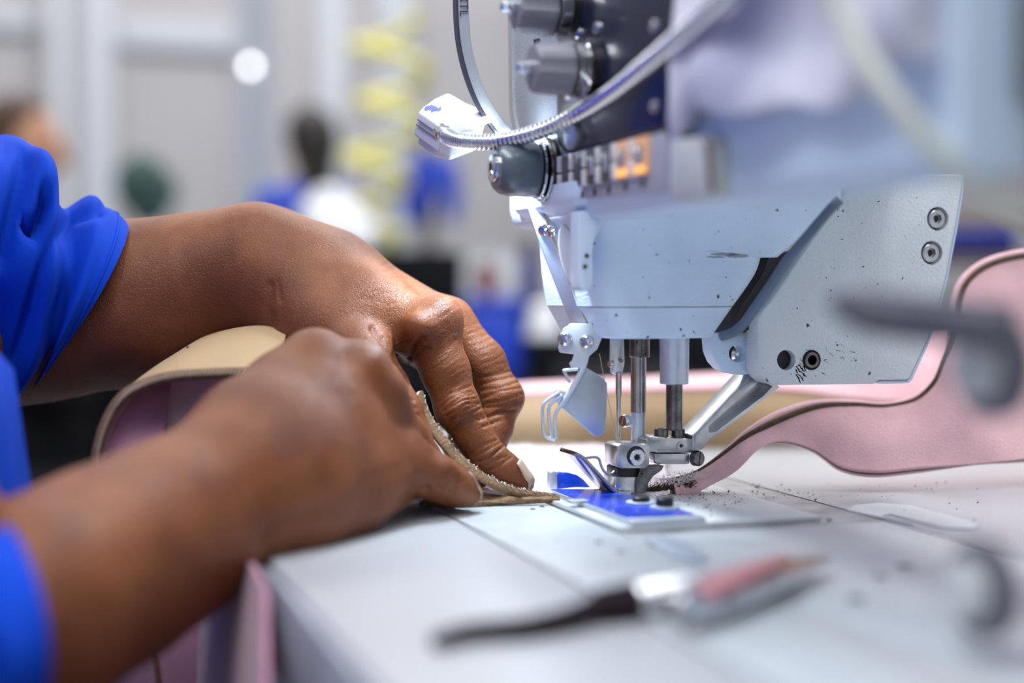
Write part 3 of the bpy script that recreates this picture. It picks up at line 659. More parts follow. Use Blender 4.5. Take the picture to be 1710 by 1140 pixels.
for k, (a, b) in enumerate(((0.003, 0.0035), (0.0052, 0.0057))):   # grooves along the near side
    pa, pb = PP(700, 188, LA, ln) - ln * a, PP(731, 209, LA, ln) - ln * a
    MB().tube([pa, pb], 0.0003, 8).build('groove', 'knob_grey', hd)
lc = D(806, 213, 0.596); aim = D(1000, 760, 0.62); ld = (aim - lc).normalized()
MB().lathe(lc - ld * 0.004, ld, [(0, 0.0040), (0.003, 0.0042)], 24).build('led_lens', 'led_white', hd)
# blue printed mark on the top face: staggered short strokes
ex = (LD - LA).normalized(); ey = (LB - LA).normalized()
for k, (u, v, L) in enumerate(((0, 4, 1.6), (1, 5.5, 1.2), (1, 3.4, 2.2), (2, 5.2, 2.0), (2, 3, 1.4), (3, 5, 2.6), (4, 5.2, 2.4), (5, 5.4, 2.0), (5, 4, 1.6), (6, 5.6, 1.6), (6, 7.4, 0.8), (7, 6.2, 1.4))):
    c = PP(722, 181, LA, ln) + ex * (u - 3.5) * 0.0009 + ey * (v - 5) * 0.0021 + ln * 0.00015
    MB().prism([c - ey * L * 0.0014, c + ey * L * 0.0014, c + ey * L * 0.0014 + ex * 0.0006, c - ey * L * 0.0014 + ex * 0.0006], -ln * 0.0002).build('printed_mark', 'bin_blue', hd, smooth=False)
cp = D(741, 222, 0.581)
gp_ = [(737, 220, 0.585), (748, 229, 0.580), (775, 236, 0.577), (830, 236, 0.573), (895, 221, 0.563), (960, 193, 0.548), (1020, 155, 0.515), (1080, 108, 0.484), (1130, 67, 0.458), (1170, 32, 0.436), (1215, -18, 0.412), (1262, -95, 0.395)]
NP = 1250; gpath = crom([D(*q) for q in gp_] + [Vector(q) for q in ((0.188, 0.335, 0.232), (0.192, 0.322, 0.288), (0.212, 0.316, 0.322), (0.238, 0.315, 0.324), (0.247, 0.315, 0.306))], NP)
MB().tube(gpath, [0.0022 + 0.0012 * abs(math.sin(i * math.pi / 9.0)) if i > 60 else 0.0027 for i in range(NP)], 14).build('gooseneck', 'chrome', lp, angle=2.0)
MB().lathe((0.247, 0.315, 0.3002), NZ, [(0, 0.012), (0.004, 0.012), (0.006, 0.006), (0.012, 0.005)], 28).build('mount', 'chrome', lp)
MB().lathe(gpath[2], (gpath[40] - gpath[0]), [(0, 0.0038), (0.003, 0.0038), (0.0036, 0.003)], 28).build('collar', 'chrome', lp)
d_ = bpy.data.lights.new('lamp_led', 'SPOT'); d_.energy = 0.85; d_.color = (0.72, 0.87, 1.0); d_.spot_size = math.radians(150); d_.spot_blend = 0.6; d_.shadow_soft_size = 0.006
lo = bpy.data.objects.new('lamp_led', d_); COL.objects.link(lo); lo.location = lc + ld * 0.004
lo.rotation_euler = ld.to_track_quat('-Z', 'Y').to_euler(); lo.parent = lp; lo.matrix_parent_inverse = Matrix.Translation(-WL[lp])

# ================================================================== flat grey hose hanging left of the machine head
hz = thing('flat_hose', D(763, -40, 0.60), 'flat grey curved hose hanging above the white lamp head', 'hose')
hp = [(763, -40), (764, 20), (768, 70), (779, 118), (797, 165), (822, 205), (842, 228)]
def strap(pts, s, offpx, wpx, thick, name, m):
    P = crom([D(x + offpx, y, s) for x, y in pts], 40); R = []
    for i, p in enumerate(P):
        t = (P[min(i + 1, 39)] - P[max(i - 1, 0)]).normalized(); side = t.cross(FWD).normalized(); w_ = wpx * s / FPX / 2
        R.append([p + side * w_, p + side * w_ + FWD * thick, p - side * w_ + FWD * thick, p - side * w_])
    return MB().rings(R).build(name, m, hz, bevel=0.0003)
strap(hp, 0.600, 10, 17, 0.006, 'hose_face', 'hose_grey')
strap(hp, 0.602, -3, 9, 0.006, 'hose_edge', 'hose_dark')
text_obj('hose_print', '>XTL', 0.0052, D(774, 2, 0.5994), -UPV, RGT, 'dark_hole', hz)

# ================================================================== blue edge guide on the throat plate
eg = thing('edge_guide', PZ(1050, 850, 0.0022), 'blue painted edge guide screwed down beside the presser foot', 'guide')
gz = 0.0022
gb = MB().prism([Vector((x, y, gz)) for x, y in ((0.2086, 0.4755), (0.2385, 0.4755), (0.2385, 0.530), (0.226, 0.556), (0.2086, 0.562))], (0, 0, 0.0020)).build('base_plate', 'sheet_steel', eg, bevel=0.0003)
MB().prism([Vector((x, y, gz + 0.0021)) for x, y in ((0.2092, 0.482), (0.2365, 0.482), (0.2365, 0.529), (0.225, 0.555), (0.2092, 0.561))], (0, 0, 0.00025)).build('blue_face', 'blue_paint', eg)
fy = 0.566
fence = [(931, 836), (931, 792), (935, 788), (950, 789), (964, 793), (974, 800), (984, 811), (994, 822), (1003, 832), (1003, 836)]
MB().prism([PY(x, y, fy) for x, y in fence], (0, 0.003, 0)).build('fence', 'blue_paint', eg, bevel=0.0003)
MB().prism([PY(x, y, fy - 0.0006) for x, y in ((918, 838), (919, 789), (924, 786), (931, 788), (931, 838))], (0, 0.0042, 0)).build('fence_end', 'sheet_steel', eg, bevel=0.0004)
for (x, y, m) in ((1070, 840, 'steel'), (1110, 848, 'steel')):
    p = PZ(x, y, gz + 0.0024)
    t = MB().lathe(p, NZ, [(0, 0.0058), (0.0007, 0.0058), (0.0009, 0.0052)], 32).build('washer', 'sheet_steel', eg)
    MB().lathe(p + Vector((0, 0, 0.0009)), NZ, [(0, 0.0034), (0.0028 if x > 1100 else 0.0014, 0.0034), (0.0032 if x > 1100 else 0.0018, 0.003)], 24).build('screw_head', 'black', t)
p = PZ(962, 835, gz + 0.0024)
MB().box((p.x - 0.0035, p.y - 0.004, p.z), (p.x + 0.004, p.y + 0.002, p.z + 0.0002)).build('bare_patch', 'sheet_steel', eg)

# ================================================================== small hand tool in the foreground
tl = thing('hand_tool', PZ(1060, 1030, 0.0), 'small hand tool with a thin dark handle and shiny metal blade lying on the table', 'tool')
hp_ = [(728, 1073, 0.0016), (760, 1062, 0.0022), (800, 1054, 0.0026), (880, 1047, 0.003), (950, 1032, 0.0036), (1005, 1012, 0.0045), (1060, 1003, 0.005)]
hpts = crom([PZ(x, y, z) for x, y, z in hp_], 30)
MB().tube(hpts, [0.0024 + 0.0016 * (i / 29) ** 2 + (0.0012 if i > 23 else 0) for i in range(30)], 14).build('handle', 'tool_black', tl)
f0, f1 = PZ(1058, 1002, 0.005), PZ(1158, 983, 0.0055)
prof = []
for k in range(14):
    d0 = (f1 - f0).length * k / 13; prof.append((d0, 0.0046 + 0.0006 * (k % 2)))
MB().lathe(f0, f1 - f0, prof, 28).build('ferrule', 'chrome', tl)
MB().lathe(PZ(1140, 1012, 0.0045), NZ, [(0, 0.0045), (0.003, 0.0045), (0.0042, 0.003), (0.0046, 0.001)], 28).build('rivet', 'chrome', tl)
MB().prism([PZ(x, y, 0.0042) for x, y in ((1135, 1010), (1150, 975), (1300, 945), (1390, 938), (1340, 970), (1240, 1015), (1150, 1042))], (0, 0, 0.0022)).build('blade', 'chrome', tl, bevel=0.0006)
MB().prism([PZ(x, y, 0.0068) for x, y in ((1165, 985), (1180, 966), (1290, 936), (1322, 934), (1290, 955), (1190, 1000))], (0, 0, 0.0016)).build('blade_sleeve', 'tool_pink', tl, bevel=0.0005)
MB().prism([PZ(x, y, 0.0002) for x, y in ((1110, 1030), (1150, 1000), (1260, 985), (1340, 975), (1240, 1022), (1140, 1060))], (0, 0, 0.0038)).build('lower_blade', 'steel', tl, bevel=0.0008)

# ================================================================== layered leather cover being sewn
cv = thing('seat_cover', PZ(1000, 800, 0.0025), 'beige leather cover with pink felt lining being sewn under the needle', 'upholstery')
def sheet(curves, n, k, layers, parent=cv, wob=0.0, front=None):
    C = [crom(c, n) for c in curves]
    S = []
    for i in range(n):
        S.append(crom([c[i] for c in C], k))
    S = np.array([[list(p) for p in r] for r in S])          # n x k x 3
    if wob: S += wob * np.sin(np.arange(n)[:, None, None] * 0.9 + np.arange(k)[None, :, None] * 0.5) * np.array([0.3, 0.4, 0.5])
    du = np.gradient(S, axis=0); dv = np.gradient(S, axis=1); N_ = np.cross(du, dv); N_ /= np.linalg.norm(N_, axis=2, keepdims=True) + 1e-12
    view = np.array(front) if front is not None else -(S.reshape(-1, 3).mean(0) - np.array(CAM))
    if (N_.reshape(-1, 3) @ view).mean() < 0: N_ = -N_
    out = []
    for (name, m, d0, d1, inset) in layers:
        A = S + N_ * d0; B = S + N_ * d1; mb = MB()
        V = np.concatenate([A.reshape(-1, 3), B.reshape(-1, 3)]); F = []; o2 = n * k
        idx = lambda i, j: i * k + j
        for i in range(n - 1):
            for j in range(k - 1):
                q = [idx(i, j), idx(i + 1, j), idx(i + 1, j + 1), idx(i, j + 1)]; F += [q, [a + o2 for a in q[::-1]]]
        for i in range(n - 1):
            for j in (0, k - 1): q = [idx(i, j), idx(i + 1, j)]; F.append([q[0], q[1], q[1] + o2, q[0] + o2])
        for j in range(k - 1):
            for i in (0, n - 1): q = [idx(i, j), idx(i, j + 1)]; F.append([q[0], q[1], q[1] + o2, q[0] + o2])
        mb.add([Vector(v) for v in V], F); out.append(mb.build(name, m, parent, angle=1.0))
    return S, N_, out
def stitches(P, dirs, L, r, name, m, parent):
    mb = MB()
    for p, d in zip(P, dirs): mb.tube([p - d * L, p + d * L], r, 6)
    o = mb.build(name, m, parent); o['kind'] = 'stuff'; return o
sand = [('felt_face', 'pink_felt', 0.0007, 0.0026, 0), ('leather_core', 'brown_core', -0.0009, 0.0007, 0), ('felt_back', 'pink_felt', -0.0022, -0.0009, 0)]
# right flap: stands on the table, edge up, then climbs behind the bracket plate
T = [(1118, 812, .605), (1165, 797, .610), (1205, 768, .614), (1250, 727, .622), (1300, 697, .630), (1360, 679, .640), (1420, 678, .648), (1480, 683, .652), (1532, 670, .652), (1568, 636, .652), (1586, 592, .652), (1592, 548, .655), (1596, 505, .66), (1612, 468, .665), (1650, 441, .67), (1710, 426, .675), (1790, 420, .68)]
Bm = [(1130, 819, .605), (1178, 812, .606), (1222, 785, .612), (1262, 752, .62), (1305, 738, .628), (1358, 752, .634), (1405, 782, .632), (1462, 791, .630), (1530, 785, .632), (1590, 779, .634), (1640, 774, .636), (1700, 769, .64), (1760, 762, .65), (1800, 740, .66), (1830, 700, .67), (1860, 640, .68), (1900, 580, .69)]
Md = [(1124, 816, .603), (1172, 806, .606), (1214, 778, .611), (1254, 742, .620), (1301, 720, .629), (1359, 716, .636), (1415, 735, .638), (1472, 742, .638), (1535, 735, .640), (1580, 718, .640), (1612, 700, .640), (1640, 680, .645), (1668, 650, .652), (1700, 605, .66), (1735, 560, .668), (1780, 520, .675), (1840, 490, .68)]
sand = [('felt_face', 'pink_felt', 0.0008, 0.0034, 0), ('leather_core', 'brown_core', -0.0010, 0.0008, 0), ('felt_back', 'pink_felt', -0.0034, -0.0010, 0)]
S_, N_, L_ = sheet([[D(*q) for q in T], [D(*q) for q in Md], [D(*q) for q in Bm]], 110, 18, sand)
MB().tube([Vector(p) + Vector(nn) * 0.0030 - Vector((0, 0, 0.0008)) for p, nn in zip(S_[:, 0], N_[:, 0])], 0.0014, 10).build('leather_edge', 'brown_core', cv)
MB().tube([Vector(p) + Vector((0, 0, 0.0009)) for p in S_[:, 0]], 0.0022, 10).build('felt_edge', 'pink_felt', cv)
L_[0]['label'] = 'pink felt face of the curling right flap'
# far wall of the cover: beige leather with a pink top edge
ft = [(800, 652), (900, 645), (1000, 641), (1130, 634), (1300, 622), (1420, 590), (1520, 560), (1640, 530), (1740, 500)]
fm = [(800, 668), (900, 663), (1000, 660), (1130, 656), (1300, 655), (1420, 668), (1520, 676), (1640, 680), (1740, 680)]
fb_ = [(800, 746), (900, 746), (1000, 745), (1130, 744), (1300, 742), (1420, 741), (1520, 740), (1640, 738), (1740, 736)]
def on(pts, ss): return [D(x, y, s) for (x, y), s in zip(pts, ss)]
sw = [.80, .80, .80, .80, .80, .80, .80, .80, .80]
sheet([on(ft, [q + .03 for q in sw]), on([(a[0], (a[1] + b[1]) / 2 - 2) for a, b in zip(ft, fm)], [q + 0.012 for q in sw]), on(fm, sw)], 60, 8, [('felt_rim', 'pink_felt', 0, 0.003, 0)])
sheet([on(fm, [q + 0.003 for q in sw]), on([(a[0], (a[1] + b[1]) / 2) for a, b in zip(fm, fb_)], [q - 0.004 for q in sw]), on(fb_, sw)], 60, 8, [('leather_wall', 'beige_leather', 0, 0.003, 0)])
# flat pink lining between the fingers and the foot
def zrow(y, z, xs): return [PZ(x, y + dy, z) for x, dy in xs]
r0 = zrow(749, 0.0035, [(770, 3), (830, 0), (880, -2), (930, 1), (980, -3), (1030, 0), (1075, 2), (1120, 4)])
r1 = zrow(778, 0.0040, [(740, 0), (810, 0), (870, 0), (930, 0), (980, 0), (1030, 0), (1070, 0), (1110, 0)])
r2 = zrow(806, 0.0030, [(730, 0), (800, 0), (865, 0), (925, 0), (975, 0), (1025, 0), (1070, 0), (1115, 0)])
r3 = zrow(826, 0.0026, [(760, 0), (815, 0), (870, 0), (920, 0), (970, 0), (1020, 0), (1070, 0), (1115, 0)])
sheet([r0, r1, r2, r3], 60, 26, [('felt_lining', 'pink_fuzz', -0.0004, 0.0012, 0), ('leather_base', 'tan_edge', -0.0022, -0.0005, 0)], front=(0, 0, 1), wob=0.0004)
# near lip curling up between thumb and index finger
T2 = [(702, 652, .586), (716, 692, .586), (742, 730, .585), (776, 768, .585), (815, 797, .586), (855, 815, .588), (895, 823, .592), (935, 827, .597)]
B2 = [(697, 664, .584), (708, 702, .583), (733, 741, .582), (768, 779, .582), (809, 807, .584), (853, 823, .587), (895, 830, .591), (935, 834, .597)]
S2, N2, L2 = sheet([on([q[:2] for q in T2], [q[2] for q in T2]), on([((a[0] + b[0]) / 2 - 2, (a[1] + b[1]) / 2 + 2) for a, b in zip(T2, B2)], [(a[2] + b[2]) / 2 - .001 for a, b in zip(T2, B2)]), on([q[:2] for q in B2], [q[2] for q in B2])], 70, 8,
    [('leather_lip', 'tan_edge', 0, 0.0012, 0), ('felt_lip', 'pink_fuzz', -0.0018, 0, 0)])
sp = [Vector(S2[i, 1] + N2[i, 1] * 0.0015) for i in range(4, 68, 3)]
dr = [Vector(S2[i, 2] - S2[i - 2, 0]).normalized() for i in range(4, 68, 3)]
stitches(sp, dr, 0.0008, 0.00018, 'stitching', 'thread', cv)
# lower ply showing along the table under the lip
q0 = [(735, 815), (790, 822), (850, 831), (900, 831), (935, 831)]; q1 = [(700, 842), (760, 843), (830, 840), (890, 838), (935, 837)]
sheet([[PZ(x, y, 0.0032) for x, y in q0], [PZ(x, y, 0.0014) for x, y in q1]], 30, 5, [('leather_ply', 'tan_edge', -0.001, 0.0008, 0)], front=(0, -0.5, 1))
# left arch: the cover rolled over on itself
e0 = [(160, 792, .548), (164, 750, .548), (180, 700, .548), (206, 662, .548), (244, 640, .549), (290, 628, .550), (345, 624, .552), (400, 622, .555), (460, 622, .56)]
e1 = [(186, 772, .575), (200, 717, .577), (219, 672, .579), (248, 630, .581), (288, 602, .584), (330, 580, .587), (380, 563, .590), (430, 556, .593), (480, 557, .597)]
e2 = [(215, 750, .600), (230, 695, .605), (250, 652, .608), (275, 615, .610), (310, 588, .612), (346, 567, .614), (394, 554, .616), (438, 551, .618), (485, 556, .622)]
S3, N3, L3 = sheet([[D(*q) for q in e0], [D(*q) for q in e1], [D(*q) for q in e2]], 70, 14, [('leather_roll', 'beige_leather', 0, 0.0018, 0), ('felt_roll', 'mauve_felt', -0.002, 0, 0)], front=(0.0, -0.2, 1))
MB().tube([Vector(p) for p in S3[:, 0]], 0.0022, 12).build('rolled_edge', 'tan_edge', cv)
sp = [Vector(S3[i, 0] + np.array([0, -0.0021, 0.0006])) for i in range(3, 68, 1)]
dr = [(Vector(S3[min(i + 1, 69), 0] - S3[i - 1, 0]).normalized() * 0.6 + Vector((0, 0.2, 0.7))).normalized() for i in range(3, 68, 1)]
stitches(sp, dr, 0.0012, 0.00022, 'stitching', 'thread', cv)
for (a, b) in (((318, 583), (345, 578)), ((318, 583), (312, 576)), ((322, 584), (350, 581)), ((330, 582), (352, 580))):
    MB().tube([D(a[0], a[1] + 2, .583), D(b[0], b[1] + 2, .583)], 0.0005, 6).build('loose_thread', 'thread_dark', cv)
# inner pink panel under the arch, its lit patch put into a paler colour
i0 = [(280, 640, .590), (310, 637, .590), (345, 634, .590), (420, 634, .590)]; i1 = [(262, 780, .560), (290, 770, .560), (345, 740, .560), (420, 720, .560)]
sheet([[D(*q) for q in i0], [D(*q) for q in i1]], 20, 8, [('inner_felt', 'pink_fuzz', 0, 0.002, 0)])
i0 = [(170, 740, .556), (196, 682, .560), (232, 652, .566), (284, 638, .575)]; i1 = [(180, 800, .552), (210, 790, .553), (240, 780, .555), (268, 765, .557)]
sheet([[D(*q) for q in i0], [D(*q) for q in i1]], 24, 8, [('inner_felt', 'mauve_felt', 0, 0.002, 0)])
# part hanging over the table edge
h0 = [(378, 900, .50), (405, 925, .48), (430, 950, .455)]; 
X0 = 0.070
hgA = [Vector((X0, y, z)) for y, z in ((0.58, 0.002), (0.52, 0.002), (0.46, 0.001), (0.43, -0.002))]
hgB = [Vector((X0 - 0.006, y, z)) for y, z in ((0.56, -0.06), (0.50, -0.06), (0.43, -0.05), (0.385, -0.045))]
hgC = [Vector((X0 - 0.004, y, z)) for y, z in ((0.55, -0.15), (0.49, -0.15), (0.41, -0.15), (0.33, -0.13))]
sheet([hgA, hgB, hgC], 24, 14, [('hanging_flap', 'mauve_felt', 0, 0.002, 0)])
k0 = [D(180, 960, .56), D(250, 930, .56), D(330, 910, .56), D(390, 930, .555)]
k1 = [D(170, 1060, .56), D(250, 1050, .55), D(330, 1040, .55), D(395, 1040, .555)]
k2 = [D(160, 1240, .56), D(250, 1230, .555), D(340, 1230, .55), D(430, 1220, .55)]
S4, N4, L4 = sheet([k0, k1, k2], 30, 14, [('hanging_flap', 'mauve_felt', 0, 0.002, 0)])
MB().tube([D(252, 1050, .545), D(258, 1090, .546), D(268, 1170, .548)], 0.0010, 8).build('seam', 'tan_edge', cv)
# frayed fibres along the cut edges
mbf = MB()
def fibres(px0, py0, px1, py1, s, n, spread, L, z=None):
    for _ in range(n):
        t = random.random(); x = px0 + (px1 - px0) * t + random.gauss(0, spread); y = py0 + (py1 - py0) * t + random.gauss(0, spread * 0.6)
        p = D(x, y, s); d = Vector((random.gauss(0, 1), random.gauss(0, 1), abs(random.gauss(0, 1)))).normalized() * L * random.uniform(0.4, 1)
        mbf.tube([p, p + d * 0.5 + Vector((random.gauss(0, L * .15),) * 3), p + d], 0.00013, 3, cap=False)
fibres(840, 748, 1035, 748, 0.785, 260, 4, 0.004); fibres(715, 690, 895, 822, 0.586, 0, 2, 0.002)
for i in range(3, 69):
    for _ in range(4):
        p = Vector(S2[i, 0]) + Vector((random.gauss(0, .0006), random.gauss(0, .0006), random.gauss(0, .0005))); d = Vector((random.gauss(0.3, 1), random.gauss(0, 1), abs(random.gauss(0.6, 1)))).normalized() * random.uniform(0.0004, 0.0011)
        mbf.tube([p, p + d], 0.00022, 3, cap=False)
fibres(1105, 812, 1170, 795, 0.602, 150, 6, 0.004); fibres(1090, 808, 1150, 800, 0.6, 60, 6, 0.004)
o = mbf.build('frayed_fibres', 'lint_pink', cv); o['kind'] = 'stuff'
# dark thread lint at the seam
mbd = MB()
for _ in range(170):
    t = random.random(); x = 1060 + 100 * t + random.gauss(0, 4); y = 822 - 14 * t + random.gauss(0, 3)
    p = D(x, y, 0.601); d = Vector((random.gauss(0, 1), random.gauss(0, 1), abs(random.gauss(0, .6)))).normalized() * random.uniform(0.001, 0.0035)
    mbd.tube([p, p + d], 0.0002, 3, cap=False)
o = mbd.build('dark_fibres', 'brown_core', cv); o['kind'] = 'stuff'
# rough dark seam rope just behind the foot
sr = crom([D(1060, 824, .600), D(1085, 819, .601), D(1110, 814, .602), D(1135, 806, .603), D(1152, 800, .605)], 40)
MB().tube(sr, [0.0016 + 0.0005 * math.sin(i * 1.7) for i in range(40)], 9).build('seam_rope', 'brown_core', cv)
# lint crumbs scattered over the bed plate
mbl = MB()
for _ in range(320):
    x = random.gauss(1190, 85); y = random.gauss(830, 17)
    if x < 1060 or y < 808 - max(0, (x - 1200)) * 0 or y > 872: continue
    r = abs(random.gauss(0.00008, 0.00012)) + 0.00006; zz = 0.0024 if x < 1250 else 0.0003
    p = PZ(x, y, zz)
    if p.x > 0.285: p.z = 0.0003
    mbl.tube([p - Vector((r, 0, 0)), p + Vector((r * random.random(), r * random.random(), r))], r * 0.8, 5)
for _ in range(90):
    x = random.uniform(1300, 1640); y = random.uniform(770, 880); p = PZ(x, y, 0.0004); r = abs(random.gauss(0.00008, 0.0001)) + 0.00006
    if p.x < BX1 + 0.002: continue
    mbl.tube([p - Vector((r, 0, 0)), p + Vector((r, r, r * 0.5))], r * 0.8, 5)
o = mbl.build('lint_crumbs', 'lint'); tag(o, 'brown lint crumbs scattered on the metal bed behind the presser foot', 'lint', kind='stuff')

# ================================================================== implicit-surface modelling for bodies
def smin(a, b, k):
    h = np.clip(0.5 + 0.5 * (b - a) / k, 0, 1); return b + (a - b) * h - k * h * (1 - h)
def chain_sdf(P, ch, k=0.004):
    d = None
    for (a, ra), (b, rb) in zip(ch[:-1], ch[1:]):
        a = np.array(a); ba = np.array(b) - a; t = np.clip(((P - a) @ ba) / (ba @ ba), 0, 1)
        q = np.linalg.norm(P - a - t[:, None] * ba, axis=1) - (ra + (rb - ra) * t)
        d = q if d is None else smin(d, q, k)
    return d
def ell_sdf(P, c, r, R=None):
    Q = P - np.array(c)
    if R is not None: Q = Q @ R
    r = np.array(r); k0 = np.linalg.norm(Q / r, axis=1); k1 = np.linalg.norm(Q / (r * r), axis=1)
    return k0 * (k0 - 1) / np.maximum(k1, 1e-9)
def surface_nets(f, lo, hi, h):
    lo = np.array(lo); n = np.ceil((np.array(hi) - lo) / h).astype(int) + 1
    ax = [lo[i] + h * np.arange(n[i]) for i in range(3)]
    P = np.stack(np.meshgrid(*ax, indexing='ij'), -1).reshape(-1, 3); V = np.empty(len(P))
    for i in range(0, len(P), 200000): V[i:i + 200000] = f(P[i:i + 200000])
    V = V.reshape(n); S = V < 0; cn = n - 1
    acc = np.zeros((*cn, 3)); cnt = np.zeros(cn)
    I = np.stack(np.meshgrid(*[np.arange(c) for c in cn], indexing='ij'), -1).astype(float)
    for a in range(3):
        for u in (0, 1):
            for v in (0, 1):
                o0 = [0, 0, 0]; o0[(a + 1) % 3] = u; o0[(a + 2) % 3] = v; o1 = list(o0); o1[a] = 1
                s0 = tuple(slice(o0[i], o0[i] + cn[i]) for i in range(3)); s1 = tuple(slice(o1[i], o1[i] + cn[i]) for i in range(3))
                v0, v1 = V[s0], V[s1]; m = S[s0] != S[s1]
                t = np.where(m, v0 / np.where(m, v0 - v1, 1), 0); p = I + np.array(o0, float); p[..., a] += t
                acc += np.where(m[..., None], p, 0); cnt += m
    m = cnt > 0; idx = -np.ones(cn, int); idx[m] = np.arange(m.sum())
    verts = lo + h * acc[m] / cnt[m][:, None]; F = []
    for a in range(3):
        b, c = (a + 1) % 3, (a + 2) % 3
        s0 = [slice(None)] * 3; s1 = [slice(None)] * 3; s0[a] = slice(0, -1); s1[a] = slice(1, None)
        for ax_ in (b, c): s0[ax_] = slice(1, -1); s1[ax_] = slice(1, -1)
        A, B = S[tuple(s0)], S[tuple(s1)]; ch = np.argwhere(A != B)
        if not len(ch): continue
        q = ch.copy(); q[:, b] += 1; q[:, c] += 1
        def cell(db, dc):
            r = q.copy(); r[:, b] -= db; r[:, c] -= dc; return idx[r[:, 0], r[:, 1], r[:, 2]]
        quad = np.stack([cell(1, 1), cell(0, 1), cell(0, 0), cell(1, 0)], 1)
        flip = ~A[ch[:, 0], ch[:, 1], ch[:, 2]]; quad[flip] = quad[flip][:, ::-1]; F.append(quad)
    return verts, np.concatenate(F)
def mesh_normals(V, F):
    n = np.cross(V[F[:, 2]] - V[F[:, 0]], V[F[:, 3]] - V[F[:, 1]]); N_ = np.zeros_like(V)
    for k in range(4): np.add.at(N_, F[:, k], n)
    return N_ / (np.linalg.norm(N_, axis=1, keepdims=True) + 1e-12)
def subdivide(V, F):
    E = np.concatenate([F[:, [0, 1]], F[:, [1, 2]], F[:, [2, 3]], F[:, [3, 0]]]); E = np.sort(E, 1)
    U, inv = np.unique(E, axis=0, return_inverse=True); inv = inv.reshape(-1); m = len(F); n0 = len(V)
    Ve = V[U].mean(1); Vf = V[F].mean(1); e = [n0 + inv[i * m:(i + 1) * m] for i in range(4)]; c = n0 + len(U) + np.arange(m)
    V2 = np.concatenate([V, Ve, Vf])
    F2 = np.concatenate([np.stack([F[:, 0], e[0], c, e[3]], 1), np.stack([F[:, 1], e[1], c, e[0]], 1), np.stack([F[:, 2], e[2], c, e[1]], 1), np.stack([F[:, 3], e[3], c, e[2]], 1)])
    return V2, F2
def project(V, f, it=2, e=2e-4):
    for _ in range(it):
        d = f(V); g = np.stack([(f(V + np.eye(3)[i] * e) - d) / e for i in range(3)], 1)
        st = d / np.maximum((g * g).sum(1), 0.25); V = V - np.clip(st, -0.003, 0.003)[:, None] * g
    return V
def sdf_mesh(f, lo, hi, h, sub, it=2):
    V, F = surface_nets(f, lo, hi, h)
    for _ in range(sub):
        V, F = subdivide(V, F)
    return project(V, f, it), F
def cpx(*pts): return [(D(x, y, s), r * s / FPX) for x, y, s, r in pts]
def bounds(chs, pad=0.012):
    A = np.array([list(p) for c in chs for p, r in c]); R = np.array([r for c in chs for p, r in c])[:, None]
    return (A - R).min(0) - pad, (A + R).max(0) + pad
def crease(V, N_, lines, amp, wid, ret=False):
    # press skin folds into the surface along outlines given in the picture, on the side that faces the viewer
    X, Y = pix(V); face = (N_ @ -np.array(FWD)) > 0.05; D_ = np.zeros(len(V))
    for ln_ in lines:
        pts = ln_['p']; a = ln_.get('a', 1.0) * amp; w_ = ln_.get('w', 1.0) * wid
        for (x0, y0), (x1, y1) in zip(pts[:-1], pts[1:]):
            dx, dy = x1 - x0, y1 - y0; t = np.clip(((X - x0) * dx + (Y - y0) * dy) / (dx * dx + dy * dy), 0, 1)
            q = np.hypot(X - x0 - t * dx, Y - y0 - t * dy); D_ = np.maximum(D_, a * np.exp(-(q / w_) ** 2))
    return V - N_ * (D_ * face)[:, None]

# ------------------------------------------------------------------ operator: far (left) arm and hand
Lpalm = [cpx((-70, 548, .645, 152), (80, 515, .640, 143), (240, 506, .640, 132), (350, 474, .638, 113), (432, 446, .633, 91)),
         cpx((432, 446, .633, 91), (500, 470, .625, 84), (600, 517, .613, 70), (716, 556, .603, 44)),
         cpx((432, 440, .640, 86), (560, 465, .636, 68), (745, 538, .629, 36)),
         cpx((440, 450, .655, 80), (580, 490, .655, 62), (742, 562, .650, 34)),
         cpx((445, 470, .660, 70), (590, 530, .667, 52), (728, 588, .668, 31)),
         cpx((455, 490, .622, 74), (535, 545, .603, 62), (605, 600, .588, 46))]
Lfing = [cpx((718, 556, .603, 46), (744, 620, .599, 38), (764, 682, .597, 35), (790, 725, .5965, 29), (814, 762, .596, 28), (845, 785, .596, 24), (874, 804, .596, 17)),
         cpx((752, 538, .629, 38), (806, 606, .625, 36), (836, 664, .622, 34), (826, 715, .617, 27), (812, 752, .613, 26), (800, 795, .608, 20)),
         cpx((742, 562, .650, 34), (800, 682, .650, 29), (785, 752, .640, 24), (778, 795, .632, 18)),
         cpx((728, 588, .668, 30), (775, 690, .668, 25), (765, 755, .660, 20), (760, 790, .652, 15)),
         cpx((600, 596, .588, 47), (640, 645, .582, 38), (668, 690, .579, 36), (690, 735, .577, 29), (712, 778, .576, 22))]
def hand_sdf(palm, fing, kp=0.012, kf=0.007, kk=0.0012, extra=None):
    def f(P):
        d = None
        for c in palm:
            q = chain_sdf(P, c, 0.012); d = q if d is None else smin(d, q, kp)
        g = None
        for c in fing:
            q = chain_sdf(P, c, 0.005); g = q if g is None else smin(g, q, kk)
        r = smin(d, g, kf)
        if extra is not None: r = extra(P, r)
        return r
    return f
def bump_ell(items):
    def ex(P, r):
        for (x, y, s, rx, k) in items: r = smin(r, np.linalg.norm(P - np.array(D(x, y, s)), axis=1) - rx * s / FPX, k)
        return r
    return ex
fL = hand_sdf(Lpalm, Lfing, extra=bump_ell([(700, 545, .588, 20, .009), (740, 524, .602, 26, .010), (765, 683, .590, 18, .006), (846, 664, .617, 22, .006)]))
lo, hi = bounds(Lpalm + Lfing)
VL, FL = sdf_mesh(fL, lo, hi, 0.0030, 2)
NL = mesh_normals(VL, FL)
LINES = []
